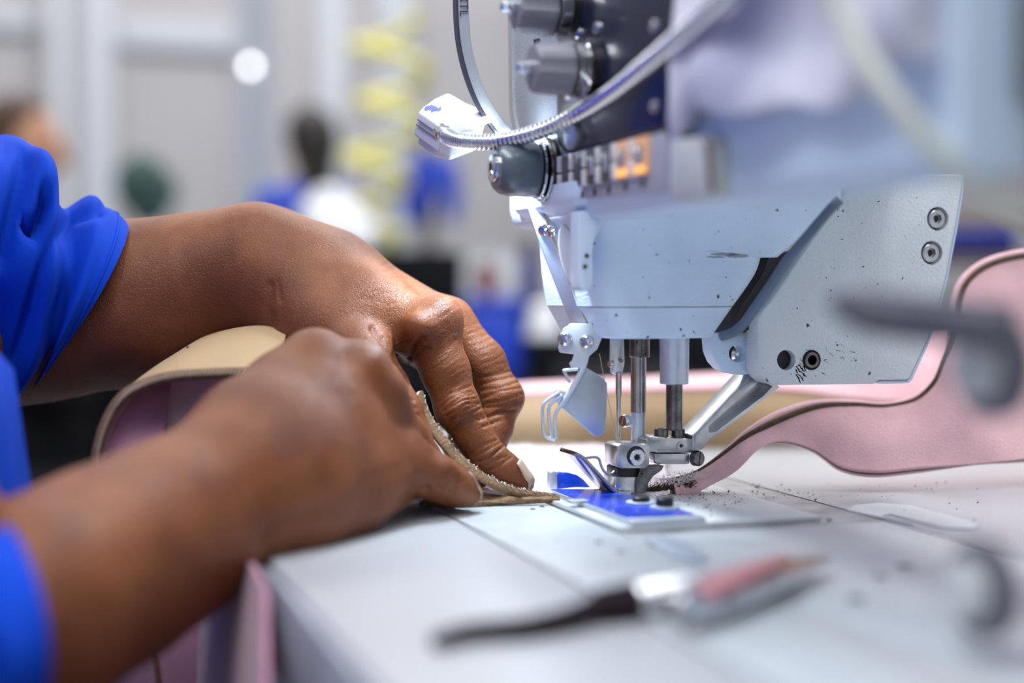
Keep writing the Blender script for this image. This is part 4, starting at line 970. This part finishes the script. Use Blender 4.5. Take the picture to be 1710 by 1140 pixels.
def fold(p, a=1.0, w=1.0): LINES.append(dict(p=p, a=a, w=w))
# deep folds: web between thumb and index, knuckle creases
fold([(622, 548), (640, 568), (652, 590), (668, 606), (690, 640)], 2.6, 2.2)
fold([(655, 592), (668, 575), (684, 566)], 1.2, 1.4)
fold([(682, 604), (690, 580), (706, 566)], 2.6, 1.7); fold([(690, 598), (706, 584), (716, 582)], 1.4, 1.2)
rl = random.Random(3)
for k in range(9):      # across the index PIP
    t = k / 8; y = 655 + 52 * t; x = 752 + 26 * t
    fold([(x - 20 + rl.gauss(0, 3), y + 14 + rl.gauss(0, 2)), (x - 4, y + 4 + rl.gauss(0, 2)), (x + 14, y - 5 + rl.gauss(0, 2)), (x + 34, y - 10 + rl.gauss(0, 2))], 0.8 + 0.7 * math.exp(-((t - .55) / .25) ** 2), 0.8)
for k in range(5):      # index DIP
    t = k / 4; y = 742 + 34 * t; x = 806 + 22 * t
    fold([(x - 20, y + 16 + rl.gauss(0, 2)), (x, y + 3 + rl.gauss(0, 1.5)), (x + 24, y - 10 + rl.gauss(0, 2))], 0.8 + 0.5 * (k == 2), 0.8)
for k in range(6):      # middle finger PIP
    t = k / 5; y = 625 + 50 * t; x = 828 + 14 * t
    fold([(x - 30, y + 6 + rl.gauss(0, 2)), (x, y + 2 + rl.gauss(0, 2)), (x + 34, y - 8)], 0.6, 0.8)
fold([(800, 700), (830, 690), (858, 686)], 1.5, 1.0); fold([(806, 712), (835, 702)], 1.0, 0.9)
for k in range(16):     # soft lines over the back of the hand
    t = k / 15; x = 600 + 140 * t; y = 505 + 20 * t
    fold([(x, y + rl.gauss(0, 12)), (x + 26, y - 16 + rl.gauss(0, 4)), (x + 52, y - 18 + rl.gauss(0, 4))], 0.30, 0.8)
for k in range(12):
    t = k / 11; y = 560 + 90 * t; x = 725 + 40 * t
    fold([(x - 26, y + 18), (x, y + rl.gauss(0, 4)), (x + 24, y - 18 + rl.gauss(0, 3))], 0.28, 0.7)
for k in range(9):
    t = k / 8; y = 540 + 80 * t; x = 795 + 38 * t
    fold([(x - 20, y + 8), (x + 2, y + rl.gauss(0, 3)), (x + 18, y - 8 + rl.gauss(0, 3))], 0.25, 0.7)
for k in range(4): fold([(640 + k * 6, 665 + k * 13), (664 + k * 6, 660 + k * 13), (690 + k * 4, 668 + k * 13)], 0.8, 0.8)
for k in range(34):
    x = rl.uniform(610, 735); y = 0.42 * (x - 610) + 440 + rl.uniform(0, 70); L_f = rl.uniform(14, 30)
    fold([(x, y), (x + L_f * 0.6, y - L_f * 0.35), (x + L_f, y - L_f * 0.45)], 0.22, 0.6)
for k in range(26):
    t = rl.random(); x = 712 + 48 * t + rl.uniform(-10, 30); y = 575 + 95 * t; L_f = rl.uniform(10, 22)
    fold([(x - L_f * 0.5, y + L_f * 0.4), (x + L_f * 0.5, y - L_f * 0.4)], 0.25, 0.6)
fold([(452, 478), (446, 510), (450, 545)], 1.6, 3.5); fold([(462, 470), (468, 500)], 0.7, 2)
VL = crease(VL, NL, LINES, 0.00075, 2.6)

# ------------------------------------------------------------------ operator: near (right) arm and hand
Rpalm = [cpx((-60, 1082, .402, 182), (60, 1012, .420, 171), (180, 945, .446, 158), (290, 882, .470, 141), (385, 824, .490, 118)),
         cpx((385, 812, .492, 112), (425, 742, .510, 100), (480, 662, .532, 68), (522, 606, .547, 48)),
         cpx((395, 815, .492, 110), (450, 750, .508, 94), (540, 665, .535, 62), (598, 620, .549, 45)),
         cpx((400, 818, .492, 105), (470, 780, .508, 90), (570, 720, .535, 64), (636, 688, .551, 46)),
         cpx((405, 822, .492, 100), (490, 800, .510, 86), (590, 780, .535, 64), (664, 768, .551, 46)),
         cpx((410, 830, .492, 98), (490, 836, .505, 80), (570, 825, .525, 66), (640, 800, .545, 54))]
Rfing = [cpx((522, 606, .547, 47), (600, 650, .585, 38), (640, 680, .602, 34), (690, 750, .602, 28), (735, 800, .592, 19)),
         cpx((598, 620, .549, 44), (640, 664, .578, 38), (654, 690, .592, 35), (705, 765, .592, 28), (748, 812, .584, 19)),
         cpx((636, 688, .551, 44), (672, 728, .565, 37), (696, 760, .572, 33), (738, 800, .573, 26), (770, 826, .571, 18)),
         cpx((664, 768, .551, 46), (708, 788, .556, 37), (738, 802, .560, 34), (764, 815, .563, 26), (787, 827, .566, 16)),
         cpx((450, 735, .545, 55), (560, 720, .595, 42), (680, 770, .612, 32), (755, 815, .608, 21))]
fR = hand_sdf(Rpalm, Rfing, extra=bump_ell([(528, 594, .538, 34, .010), (612, 612, .540, 30, .010), (648, 655, .543, 26, .009), (735, 790, .552, 18, .006)]))
lo, hi = bounds(Rpalm + Rfing)
VR, FR = sdf_mesh(fR, lo, hi, 0.0032, 2)
NR = mesh_normals(VR, FR)
LINES = []
for k in range(5): fold([(728 + k * 7, 812 + k * 3), (740 + k * 6, 794 + k * 3), (756 + k * 5, 782 + k * 5)], 0.9, 1.0)
fold([(690, 838), (700, 822), (712, 815)], 1.8, 2.0); fold([(668, 836), (690, 826), (700, 800)], 0.8, 3)
for k in range(5): fold([(600 + k * 14, 850 - k * 6), (604 + k * 14, 820 - k * 5), (612 + k * 13, 795 - k * 4)], 0.6, 2.0)
fold([(560, 640), (600, 690), (630, 740)], 0.7, 9); fold([(430, 800), (500, 740), (560, 660)], 0.35, 10); fold([(575, 600), (572, 625), (590, 660)], 1.0, 6)
fold([(440, 905), (470, 880), (520, 862)], 1.4, 5)
VR = crease(VR, NR, LINES, 0.00085, 2.6)

# torso core, neck and head (above the frame)
TC = np.array([-0.125, 0.545, 0.0])
def fB(P):
    d = ell_sdf(P, (TC[0] - 0.05, TC[1], -0.10), (0.09, 0.165, 0.40))
    d = smin(d, chain_sdf(P, [((-0.19, 0.36, 0.235), 0.055), ((-0.19, 0.73, 0.235), 0.055)]), 0.05)
    d = smin(d, chain_sdf(P, [((-0.18, 0.545, 0.27), 0.055), ((-0.14, 0.545, 0.39), 0.052)]), 0.03)
    d = smin(d, ell_sdf(P, (-0.12, 0.545, 0.475), (0.098, 0.076, 0.118)), 0.02)
    d = smin(d, chain_sdf(P, [((-0.027, 0.545, 0.485), 0.008), ((-0.013, 0.545, 0.452), 0.012)]), 0.012)
    for sy in (-1, 1):
        d = smin(d, ell_sdf(P, (-0.125, 0.545 + sy * 0.078, 0.47), (0.018, 0.008, 0.03)), 0.006)
        d = np.maximum(d, -(np.linalg.norm(P - np.array((-0.017, 0.545 + sy * 0.032, 0.492)), axis=1) - 0.014) * 0.9)
        d = smin(d, np.linalg.norm(P - np.array((-0.037, 0.545 + sy * 0.032, 0.490)), axis=1) - 0.012, 0.003)
    d = smin(d, chain_sdf(P, [((-0.033, 0.525, 0.424), 0.007), ((-0.029, 0.545, 0.425), 0.008), ((-0.033, 0.565, 0.424), 0.007)]), 0.006)
    # upper arms join the forearms inside the sleeves
    d = smin(d, chain_sdf(P, [((-0.19, 0.71, 0.235), 0.05), (tuple(D(-70, 548, .645)), 0.040)]), 0.03)
    d = smin(d, chain_sdf(P, [((-0.19, 0.38, 0.235), 0.05), (tuple(D(-60, 1082, .402)), 0.031)]), 0.03)
    return d
VB, FB = sdf_mesh(fB, (-0.34, 0.24, -0.52), (0.07, 0.84, 0.62), 0.009, 1)
V = np.concatenate([VL, VR, VB]); F = np.concatenate([FL, FR + len(VL), FB + len(VL) + len(VR)])
def np_obj(name, V, F, m, parent=None, base=None):
    c = V.mean(0) if base is None else np.array(base)
    me = bpy.data.meshes.new(name); me.vertices.add(len(V)); me.vertices.foreach_set('co', (V - c).astype(np.float32).ravel())
    me.loops.add(F.size); me.loops.foreach_set('vertex_index', F.astype(np.int32).ravel())
    me.polygons.add(len(F)); me.polygons.foreach_set('loop_start', np.arange(0, F.size, F.shape[1], dtype=np.int32))
    me.update(calc_edges=True); me.validate(); me.polygons.foreach_set('use_smooth', [True] * len(me.polygons))
    return link(name, me, m, parent, Vector(c))
op = thing('person', (-0.125, 0.545, FLZ), 'person in a royal blue short-sleeved work shirt guiding leather under the needle with both hands', 'person')
np_obj('body', V, F, 'skin', op)

# fingernails follow the finger surface
def nail(sd, c, ax, up, L, W, name='fingernail'):
    ax = Vector(ax).normalized(); up = Vector(up); up = (up - ax * up.dot(ax)).normalized(); sd_ = ax.cross(up)
    pts = []; n, m = 9, 9
    for i in range(n):
        for j in range(m):
            u = i / (n - 1) * 2 - 1; v = j / (m - 1) * 2 - 1
            w_ = W * (1 - 0.25 * max(0, u) ** 2 - 0.1 * max(0, -u) ** 2)
            pts.append(list(Vector(c) + ax * u * L + sd_ * v * w_ + up * 0.004))
    Q = np.array(pts); upn = np.array(up)
    for _ in range(30):
        d = sd(Q); Q = Q - upn * np.clip(d - 0.00045, -0.001, 0.001)[:, None] * 0.8
    F_ = np.array([[i * m + j, (i + 1) * m + j, (i + 1) * m + j + 1, i * m + j + 1] for i in range(n - 1) for j in range(m - 1)])
    o = np_obj(name, Q, F_, 'nail', op)
    sol = o.modifiers.new('thickness', 'SOLIDIFY'); sol.thickness = 0.0005; sol.offset = 0
    return o
tipA, tipB = D(845, 785, .596), D(876, 805, .596)
nail(fL, D(872, 800, .596), tipB - tipA, (0.55, -0.45, 0.75), 0.0056, 0.0042)
nail(fR, D(786, 822, .565), D(787, 827, .566) - D(764, 815, .563), (0.35, 0.1, 0.9), 0.0042, 0.0032)

# ------------------------------------------------------------------ shirt: two sleeves and the body of the shirt, one garment
def ring(c, s, v, wv, dep, n=72, fold_=0.0, ph=0.0):
    out = []
    for k in range(n):
        t = 2 * math.pi * k / n; q = 1 + fold_ * (math.sin(3 * t + ph) + 0.6 * math.sin(7 * t + 2 * ph))
        x = c[0] + q * (math.cos(t) * v[0] + math.sin(t) * wv[0]); y = c[1] + q * (math.cos(t) * v[1] + math.sin(t) * wv[1])
        out.append(D(x, y, s + q * math.sin(t) * dep))
    return out
def wring(c, ax, r, n=72, fold_=0.02, ph=0.0):
    ax = Vector(ax).normalized(); a = (UPV - ax * UPV.dot(ax)).normalized(); b = ax.cross(a)
    if b.dot(RGT - FWD) < 0: b = -b
    return [Vector(c) + (a * math.cos(t) + b * math.sin(t)) * r * (1 + fold_ * (math.sin(3 * t + ph) + 0.6 * math.sin(7 * t + 2 * ph))) for t in [2 * math.pi * k / n for k in range(n)]]
def sleeve(rows, sub, thick, mb, more=(), folds=()):
    n = 72; R = [ring(*r, n=n) if len(r) == 5 else ring(*r[:5], n=n, fold_=r[5], ph=r[6]) for r in rows] + list(more)
    cols = [crom([R[i][k] for i in range(len(R))], sub) for k in range(n)]
    rr = [[cols[k][i] for k in range(n)] for i in range(sub)]
    cen = [sum(q, Vector()) / n for q in rr]
    if folds:      # deep creases on the side that shows
        A = np.array([[list(p) for p in q] for q in rr]); sh0 = A.shape; A = A.reshape(-1, 3); Cn = np.repeat(np.array([list(c) for c in cen]), n, axis=0)
        X, Y = pix(A); near = ((A - Cn) @ np.array(FWD)) < 0.012; dd = np.zeros(len(A))
        for pts, a_, w_ in folds:
            for (x0, y0), (x1, y1) in zip(pts[:-1], pts[1:]):
                dx, dy = x1 - x0, y1 - y0; t = np.clip(((X - x0) * dx + (Y - y0) * dy) / (dx * dx + dy * dy), 0, 1)
                dd = np.maximum(dd, a_ * np.exp(-(np.hypot(X - x0 - t * dx, Y - y0 - t * dy) / w_) ** 2))
        u = Cn - A; u /= np.linalg.norm(u, axis=1, keepdims=True); A = (A + u * (dd * near)[:, None]).reshape(sh0)
        rr = [[Vector(p) for p in q] for q in A]
    inn = [[p + (c - p).normalized() * thick for p in q] for q, c in zip(rr, cen)]
    mb.rings(rr + inn[::-1] + [rr[0]], caps=False)
    return rr
sh = MB()
farrows = [((122, 510), .640, (84, -141), (-40, 10), .046), ((112, 507), .640, (77, -152), (-40, 10), .047), ((104, 505), .640, (70, -160), (-40, 10), .048, .005, 1),
    ((90, 500), .640, (58, -170), (-40, 10), .050, .018, 1), ((70, 495), .640, (28, -142), (-45, 10), .045, .03, 2), ((52, 482), .640, (18, -160), (-50, 10), .047, .045, 2.5),
    ((35, 465), .640, (28, -212), (-55, 10), .058, .04, 3), ((0, 450), .642, (18, -224), (-60, 10), .058, .05, 3.4), ((-60, 420), .645, (5, -196), (-70, 20), .062, .03, 4),
    ((-160, 350), .645, (-20, -190), (-70, 40), .065, .03, 4), ((-290, 230), .645, (-40, -170), (-60, 60), .068, .02, 4)]
fr_ = sleeve(farrows, 130, 0.0012, sh, folds=[([(47, 258), (30, 320), (16, 380), (4, 430)], .009, 15), ([(80, 318), (74, 352), (58, 384), (46, 376)], .011, 10), ([(168, 350), (122, 362), (96, 390), (70, 450), (46, 530), (26, 600)], .005, 9)])
nearrows = [((-8, 1040), .408, (-16, -194), (92, 34), -.044), ((-18, 1046), .407, (-18, -198), (93, 34), -.045), ((-44, 1056), .404, (-22, -206), (94, 36), -.046, .01, 1), ((-94, 1070), .402, (-36, -216), (94, 38), -.045, .02, 2),
    ]
eN, sN = D(-60, 1082, .402), Vector((-0.19, 0.38, 0.235)); axN = (sN - eN).normalized()
axE = (D(-60, 1082, .402) - D(180, 945, .446)).normalized()
nr_ = sleeve(nearrows, 50, 0.0012, sh, more=[wring(eN + Vector((-0.022, 0, -0.004)), axE + axN * 0.7, 0.047, ph=2), wring(eN.lerp(sN, 0.25) + Vector((-0.012, 0, 0)), axN, 0.053, ph=3), wring(eN.lerp(sN, 0.5), axN, 0.058, ph=3.5), wring(eN.lerp(sN, 0.75), axN, 0.062, ph=4), wring(eN.lerp(sN, 1.05), axN, 0.066, ph=4)])
# hem bands
for rr, nm in ((fr_, 0), (nr_, 1)):
    for q in (0, 3):
        pass
tr = []
for i in range(46):
    t = i / 45; z = -0.42 + 0.72 * t
    wx = 0.125 * (0.93 + 0.10 * math.sin(t * 3.1)); wy = 0.178 * (0.92 + 0.12 * t)
    if t > 0.86: q = (t - 0.86) / 0.14; wx *= math.sqrt(max(0.12, 1 - 0.80 * q * q)); wy *= (1 - 0.62 * q)
    row = []
    for k in range(80):
        a = 2 * math.pi * k / 80
        f_ = 1 + 0.035 * math.sin(9 * a + 6 * t) * (1 - t) + 0.02 * math.sin(5 * a - 14 * t) + 0.018 * math.sin(17 * a + 3 * t)
        row.append(Vector((TC[0] + 0.009 - 0.15 * min(0.10, max(0, z + 0.04)) - 0.8 * min(0.08, max(0, z - 0.06)) + wx * f_ * math.cos(a), TC[1] + wy * f_ * math.sin(a), z)))
    tr.append(row)
sh.rings(tr)
sho = sh.build('shirt', 'uniform_blue', op, angle=1.4, recalc=True)
hemf = MB().tube([Vector(p) for p in fr_[13]] + [Vector(fr_[13][0])], 0.0007, 6, cap=False).build('hem_seam', 'uniform_blue', sho)
MB().tube([Vector(p) for p in nr_[7]] + [Vector(nr_[7][0])], 0.0007, 6, cap=False).build('hem_seam', 'uniform_blue', sho)
# hair and trousers
def fH(P):
    d = ell_sdf(P, (-0.133, 0.545, 0.488), (0.112, 0.090, 0.128))
    return np.maximum(d, (P[:, 0] + 0.065) * 0.8 - (P[:, 2] - 0.50) * 0.9)
Vh, Fh = sdf_mesh(fH, (-0.27, 0.42, 0.34), (0.03, 0.67, 0.64), 0.007, 1, 1)
np_obj('hair', Vh, Fh, 'hair', op)
def fT(P):
    d = ell_sdf(P, (-0.12, 0.545, -0.30), (0.14, 0.19, 0.12))
    for sy in (-1, 1):
        d = smin(d, chain_sdf(P, [((-0.10, 0.545 + sy * .09, -0.28), 0.085), ((0.30, 0.545 + sy * .12, -0.22), 0.062), ((0.33, 0.545 + sy * .12, -0.30), 0.06), ((0.30, 0.545 + sy * .12, -0.70), 0.05)]), 0.03)
    return d
Vt, Ft = sdf_mesh(fT, (-0.30, 0.30, -0.78), (0.45, 0.80, -0.10), 0.014, 1, 1)
np_obj('trousers', Vt, Ft, 'trousers', op)
for sy in (-1, 1):
    y = 0.545 + sy * .12
    MB().rings([[Vector((0.34 + rx * math.cos(a) * (1.3 if math.cos(a) > 0 else 0.8), y + ry * math.sin(a), z)) for a in np.linspace(0, 6.283, 25)[:-1]] for z, rx, ry in ((FLZ, .1, .045), (FLZ + .03, .105, .047), (FLZ + .06, .085, .042), (FLZ + .10, .055, .04))]).build('shoe', 'black', op)
# stool the operator sits on
so = thing('stool', (-0.14, 0.545, FLZ), 'black stool under the person in the blue shirt', 'stool')
MB().lathe((-0.14, 0.545, -0.46), NZ, [(0, 0.15), (0.01, 0.165), (0.04, 0.165), (0.05, 0.15)], 40).build('seat', 'black', so)
MB().tube([(-0.14, 0.545, -0.46), (-0.14, 0.545, FLZ + 0.05)], 0.025, 16).build('column', 'dark_steel', so)
for k in range(5):
    a = 2 * math.pi * k / 5
    MB().tube([(-0.14, 0.545, FLZ + 0.06), (-0.14 + 0.22 * math.cos(a), 0.545 + 0.22 * math.sin(a), FLZ + 0.015)], [0.02, 0.014], 12).build('leg', 'black', so)

# ================================================================== background of the workshop
# yellow coiled air hose
ch = thing('coiled_hose', D(640, 420, 2.6), 'yellow coiled air hose hanging beside the bright white post', 'hose')
cpts = []
for i in range(420):
    t = i / 419; c0 = D(632 + 26 * math.sin(t * 5), 30 + 385 * t, 2.6); a = t * 2 * math.pi * 4.2
    cpts.append(c0 + RGT * 0.062 * math.cos(a) + FWD * 0.06 * math.sin(a))
MB().tube(cpts, 0.011, 10).build('coil', 'hose_yellow', ch)
MB().tube([D(640, 30, 2.6), D(640, -200, 2.6)], 0.009, 10).build('supply_pipe', 'post_grey', ch)
def worker(name, label, hx, hy, s, hr, m_hair, face, long_hair, shirt='bin_blue'):
    c = D(hx, hy, s); r = hr * s / FPX
    t = thing(name, (c.x, c.y, FLZ), label, 'person')
    tx = c + Vector((0, 0, -r * 2.4))
    f = lambda P: smin(smin(ell_sdf(P, tuple(c), (r * .82, r * .86, r * 1.1)), chain_sdf(P, [(tuple(c - Vector((0, 0, r))), r * .45), (tuple(c - Vector((0, 0, r * 1.9))), r * .5)]), 0.02),
                      np.minimum(chain_sdf(P, [(tuple(c + face * r * .78 + Vector((0, 0, .1 * r))), r * .10), (tuple(c + face * r * .93 - Vector((0, 0, .22 * r))), r * .17)]), 9), 0.015)
    p = np.array(c); V_, F_ = sdf_mesh(f, p - r * 2.6, p + r * 1.5, r * 0.12, 1, 1); np_obj('body', V_, F_, 'skin_tan', t)
    b = np.array(face)
    def fh(P):
        d = ell_sdf(P, tuple(c - face * r * .15 + Vector((0, 0, r * .12))), (r * .98, r * 1.0, r * 1.2))
        d = np.maximum(d, (P - p) @ b - r * .25 - ((P - p)[:, 2] - r * .55) * 0.6)
        if long_hair: d = smin(d, chain_sdf(P, [(tuple(c - face * r * .5), r * .75), (tuple(c - face * r * .7 - Vector((0, 0, r * 2.2))), r * .55)]), 0.02)
        return d
    V_, F_ = sdf_mesh(fh, p - r * 3.2, p + r * 1.7, r * 0.14, 1, 1); np_obj('hair', V_, F_, m_hair, t)
    if shirt:
        side = Vector((-face.y, face.x, 0)).normalized(); sh_ = tx
        def fs(P):
            d = chain_sdf(P, [(tuple(sh_ + side * r * 1.5), r * .6), (tuple(sh_ - side * r * 1.5), r * .6)])
            d = smin(d, chain_sdf(P, [(tuple(sh_), r * .9), (tuple(sh_ - Vector((0, 0, r * 4.5))), r * 1.5)]), .05)
            for q in (-1, 1): d = smin(d, chain_sdf(P, [(tuple(sh_ + side * q * r * 1.6), r * .55), (tuple(sh_ + side * q * r * 2.0 - Vector((0, 0, r * 2.6))), r * .45), (tuple(sh_ + side * q * r * 1.4 + face * r * 1.8 - Vector((0, 0, r * 3.2))), r * .38)]), .02)
            return d
        pp = np.array(sh_); V_, F_ = sdf_mesh(fs, pp - r * np.array((4, 4, 6.6)), pp + r * np.array((4, 4, 1.6)), r * 0.24, 1, 1); np_obj('shirt', V_, F_, shirt, t)
        MB().tube([sh_ - Vector((0, 0, r * 4.8)), Vector((sh_.x, sh_.y, FLZ + 0.02))], [r * 1.45, r * 1.1], 20).build('trousers', 'trousers', t)
worker('person', 'brown-haired worker behind the shoulder of the person in royal blue', 40, 250, 2.3, 72, 'hair_brown', Vector((0.93, -0.35, 0)).normalized(), False, 'bench_black')
worker('person', 'black-haired worker in blue beside the bright white post', 516, 235, 2.7, 46, 'hair', Vector((-0.3, 0.95, 0)).normalized(), True)
# dark workbench with blue bins, behind the far hand
bn = thing('workbench', (D(720, 600, 1.9).x, D(720, 600, 1.9).y, FLZ), 'black workbench behind the far hand', 'bench')
def bbox(x0, x1, y0, y1, s, dep):
    a, b = D(x0, y1, s), D(x1, y0, s)
    return a, b, dep
def bprism(x0, x1, y0, y1, s, dep, taper=0.0):
    q = [D(x0 + taper, y0, s), D(x1 - taper, y0, s), D(x1, y1, s), D(x0, y1, s)]
    return MB().prism(q, Vector((FWD.x, FWD.y, 0)).normalized() * dep)
bprism(600, 1180, 640, 665, 1.85, 0.55).build('worktop', 'bench_black', bn, bevel=0.004)
bprism(610, 1170, 666, 1250, 1.88, 0.45).build('cabinet', 'bench_black', bn, bevel=0.004)
pt_ = thing('partition_panel', (D(900, 645, 2.6).x, D(900, 645, 2.6).y, FLZ), 'black partition panel behind the workbench', 'partition')
q_ = D(560, 520, 2.6).z
bprism(560, 1290, 520, 800, 2.6, 0.03).build('panel', 'bench_black', pt_, bevel=0.004)
for x_ in (600, 1250):
    p_ = D(x_, 600, 2.615); MB().box((p_.x - .02, p_.y - .05, FLZ), (p_.x + .02, p_.y + .05, D(x_, 801, 2.6).z)).build('foot', 'bench_black', pt_, bevel=0.003)
def item(name, label, cat, parts, loc, group=None):
    t = thing(name, loc, label, cat, group)
    for (pn_, mb, m, bv) in parts: mb.build(pn_, m, t, bevel=bv)
    return t
item('monitor', 'black equipment box on the workbench above the knuckles of the far hand', 'equipment', [('case', bprism(612, 770, 418, 545, 1.95, 0.12), 'bench_black', 0.006), ('stand', bprism(670, 715, 546, 631, 1.95, 0.06), 'bench_black', 0.004)], D(690, 640, 1.95))
item('storage_bin', 'bright blue bin on the workbench with a red-brown item above it', 'bin', [('tub', bprism(775, 872, 505, 635, 1.9, 0.16, 6), 'bin_blue', 0.006), ('rim', bprism(772, 876, 497, 512, 1.895, 0.17), 'bin_blue', 0.003)], D(820, 639, 1.9))
item('storage_bin', 'tall navy blue bottle-shaped bin left of the steel thread bracket', 'bin', [('tub', bprism(866, 905, 420, 619, 2.12, 0.08, 4), 'bin_navy', 0.006), ('lid', bprism(870, 900, 395, 419, 2.12, 0.07, 4), 'black', 0.004)], D(886, 639, 2.0))
item('spool', 'red-brown spool standing in the bright blue bin', 'spool', [('core', MB().lathe(D(812, 500, 1.97), NZ, [(0, 0.012), (0.05, 0.012)], 20), 'red_brown', 0), ('flange', MB().lathe(D(812, 470, 1.97), NZ, [(0, 0.02), (0.01, 0.02)], 20), 'red_brown', 0)], D(812, 500, 1.97))
item('carton', 'light grey carton behind the bright blue bin', 'carton', [('box', bprism(776, 865, 425, 610, 2.25, 0.12), 'light_grey', 0.004), ('flap', bprism(776, 865, 418, 424, 2.25, 0.12), 'light_grey', 0.001)], D(820, 560, 2.25))
item('thread_cone', 'white thread cone beside the navy bin', 'thread', [('cone', MB().lathe(D(908, 556, 1.9), NZ, [(0, 0.024), (0.035, 0.018), (0.04, 0.01)], 24), 'cloth_white', 0), ('stand', bprism(886, 930, 567, 635, 1.88, 0.05), 'bench_black', 0.003), ('base', MB().lathe(D(908, 562, 1.9), NZ, [(0, 0.026), (0.006, 0.026)], 24), 'cloth_white', 0)], D(908, 562, 1.9))
# heap of white cloth
def fC(P):
    c = [D(552, 392, 2.32), D(535, 365, 2.36), D(580, 385, 2.32), D(596, 400, 2.32), D(550, 345, 2.34)]; d = None
    for q, r in zip(c, (.045, .035, .038, .03, .03)):
        e = np.linalg.norm(P - np.array(q), axis=1) - r; d = e if d is None else smin(d, e, 0.03)
    return d + 0.004 * np.sin(P[:, 0] * 90) * np.sin(P[:, 2] * 110)
pc = np.array(D(565, 380, 2.32)); Vc, Fc = sdf_mesh(fC, pc - 0.16, pc + 0.16, 0.008, 1, 1)
o = np_obj('cloth_heap', Vc, Fc, 'cloth_white', None, D(565, 432, 2.32)); tag(o, 'heap of white cloth behind the wrist of the far hand', 'cloth')
tt = thing('side_table', (D(460, 440, 2.33).x, D(460, 440, 2.33).y, FLZ), 'grey side table under the white cloth heap', 'table')
bprism(330, 590, 436, 448, 2.24, 0.2).build('table_top', 'light_grey', tt, bevel=0.003)
for x in (345, 575):
    for s in (2.27, 2.41): 
        p = D(x, 450, s); MB().box((p.x - .015, p.y - .015, FLZ), (p.x + .015, p.y + .015, p.z)).build('leg', 'post_grey', tt, bevel=0.002)
# dark green machine cover far left
def fG(P):
    q = D(248, 322, 2.9); d = ell_sdf(P, tuple(q), (.055, .055, .07)); d = smin(d, ell_sdf(P, tuple(q + Vector((-.03, 0, .03))), (.035, .04, .045)), .03)
    return d + 0.005 * np.sin(P[:, 0] * 70) * np.sin(P[:, 2] * 60)
pg = np.array(D(248, 322, 2.9)); Vg, Fg = sdf_mesh(fG, pg - 0.14, pg + 0.14, 0.009, 1, 1)
o = np_obj('green_bundle', Vg, Fg, 'dark_green', None, D(248, 392, 2.9)); tag(o, 'dark green bundle seen above the far forearm', 'bundle')
gt = thing('grey_counter', (D(240, 400, 2.9).x, D(240, 400, 2.9).y, FLZ), 'grey counter under the dark green bundle', 'counter')
bprism(60, 350, 378, 400, 2.86, 0.25).build('counter_top', 'light_grey', gt, bevel=0.004)
bprism(70, 340, 401, 1000, 2.88, 0.2).build('counter_body', 'bench_black', gt, bevel=0.004)
# round lamp on the pale grey post
wl = thing('round_lamp', D(418, 110, 3.16), 'small round lit lamp on the pale grey post', 'lamp')
ml = mat('lamp_glow', (0.9, 0.9, 0.88), 0.4, emit=((1, 0.98, 0.94), 5))
MB().lathe(D(418, 110, 3.16), -FWD, [(0, .014), (.01, .016)], 24).build('housing', 'post_grey', wl)
MB().lathe(D(418, 110, 3.145), -FWD, [(0, .008), (.004, .006)], 24).build('bulb', 'lamp_glow', wl)
# blue garment on the rail behind the coiled hose
gr = thing('hanging_garment', D(700, 250, 3.0), 'blue garment hanging behind the yellow coiled hose', 'garment')
pts = [(668, 275), (700, 262), (735, 255), (765, 268), (770, 330), (762, 372), (740, 372), (738, 320), (715, 330), (700, 372), (672, 372)]
MB().prism([D(x, y, 3.0) for x, y in pts], Vector((FWD.x, FWD.y, 0)) * 0.06).build('jacket', 'bin_blue', gr, bevel=0.01)
p = D(716, 300, 3.04); MB().tube([D(716, 240, 3.04), (p.x, p.y, FLZ)], 0.012, 10).build('stand', 'dark_steel', gr)
MB().lathe((p.x, p.y, FLZ), NZ, [(0, .16), (.02, .15)], 24).build('stand_base', 'dark_steel', gr)
MB().tube([D(700, 258, 3.02), D(716, 240, 3.02), D(735, 254, 3.02)], 0.004, 8).build('hanger', 'dark_steel', gr)
# far right: blue bin and small things on a shelf behind the bracket plate
sf = thing('parts_shelf', (D(1650, 450, 1.5).x, D(1650, 450, 1.5).y, FLZ), 'brown shelf at the right edge behind the bracket plate', 'shelf')
bprism(1500, 1900, 428, 436, 1.5, 0.3).build('shelf_board', 'wood_brown', sf, bevel=0.003)
bprism(1500, 1900, 360, 380, 1.78, 0.02).build('back_board', 'wood_brown', sf, bevel=0.003)
for x in (1505, 1890):
    q = D(x, 436, 1.6); MB().box((q.x - .02, q.y - .02, FLZ), (q.x + .02, q.y + .02, q.z)).build('leg', 'wood_brown', sf, bevel=0.003)
item('storage_bin', 'dark blue flat bin on the brown shelf at the right', 'bin', [('tub', bprism(1560, 1700, 388, 427, 1.55, 0.15, 3), 'bin_navy', 0.004), ('rim', bprism(1556, 1704, 384, 392, 1.545, 0.16), 'bin_blue', 0.002)], D(1630, 427, 1.55))
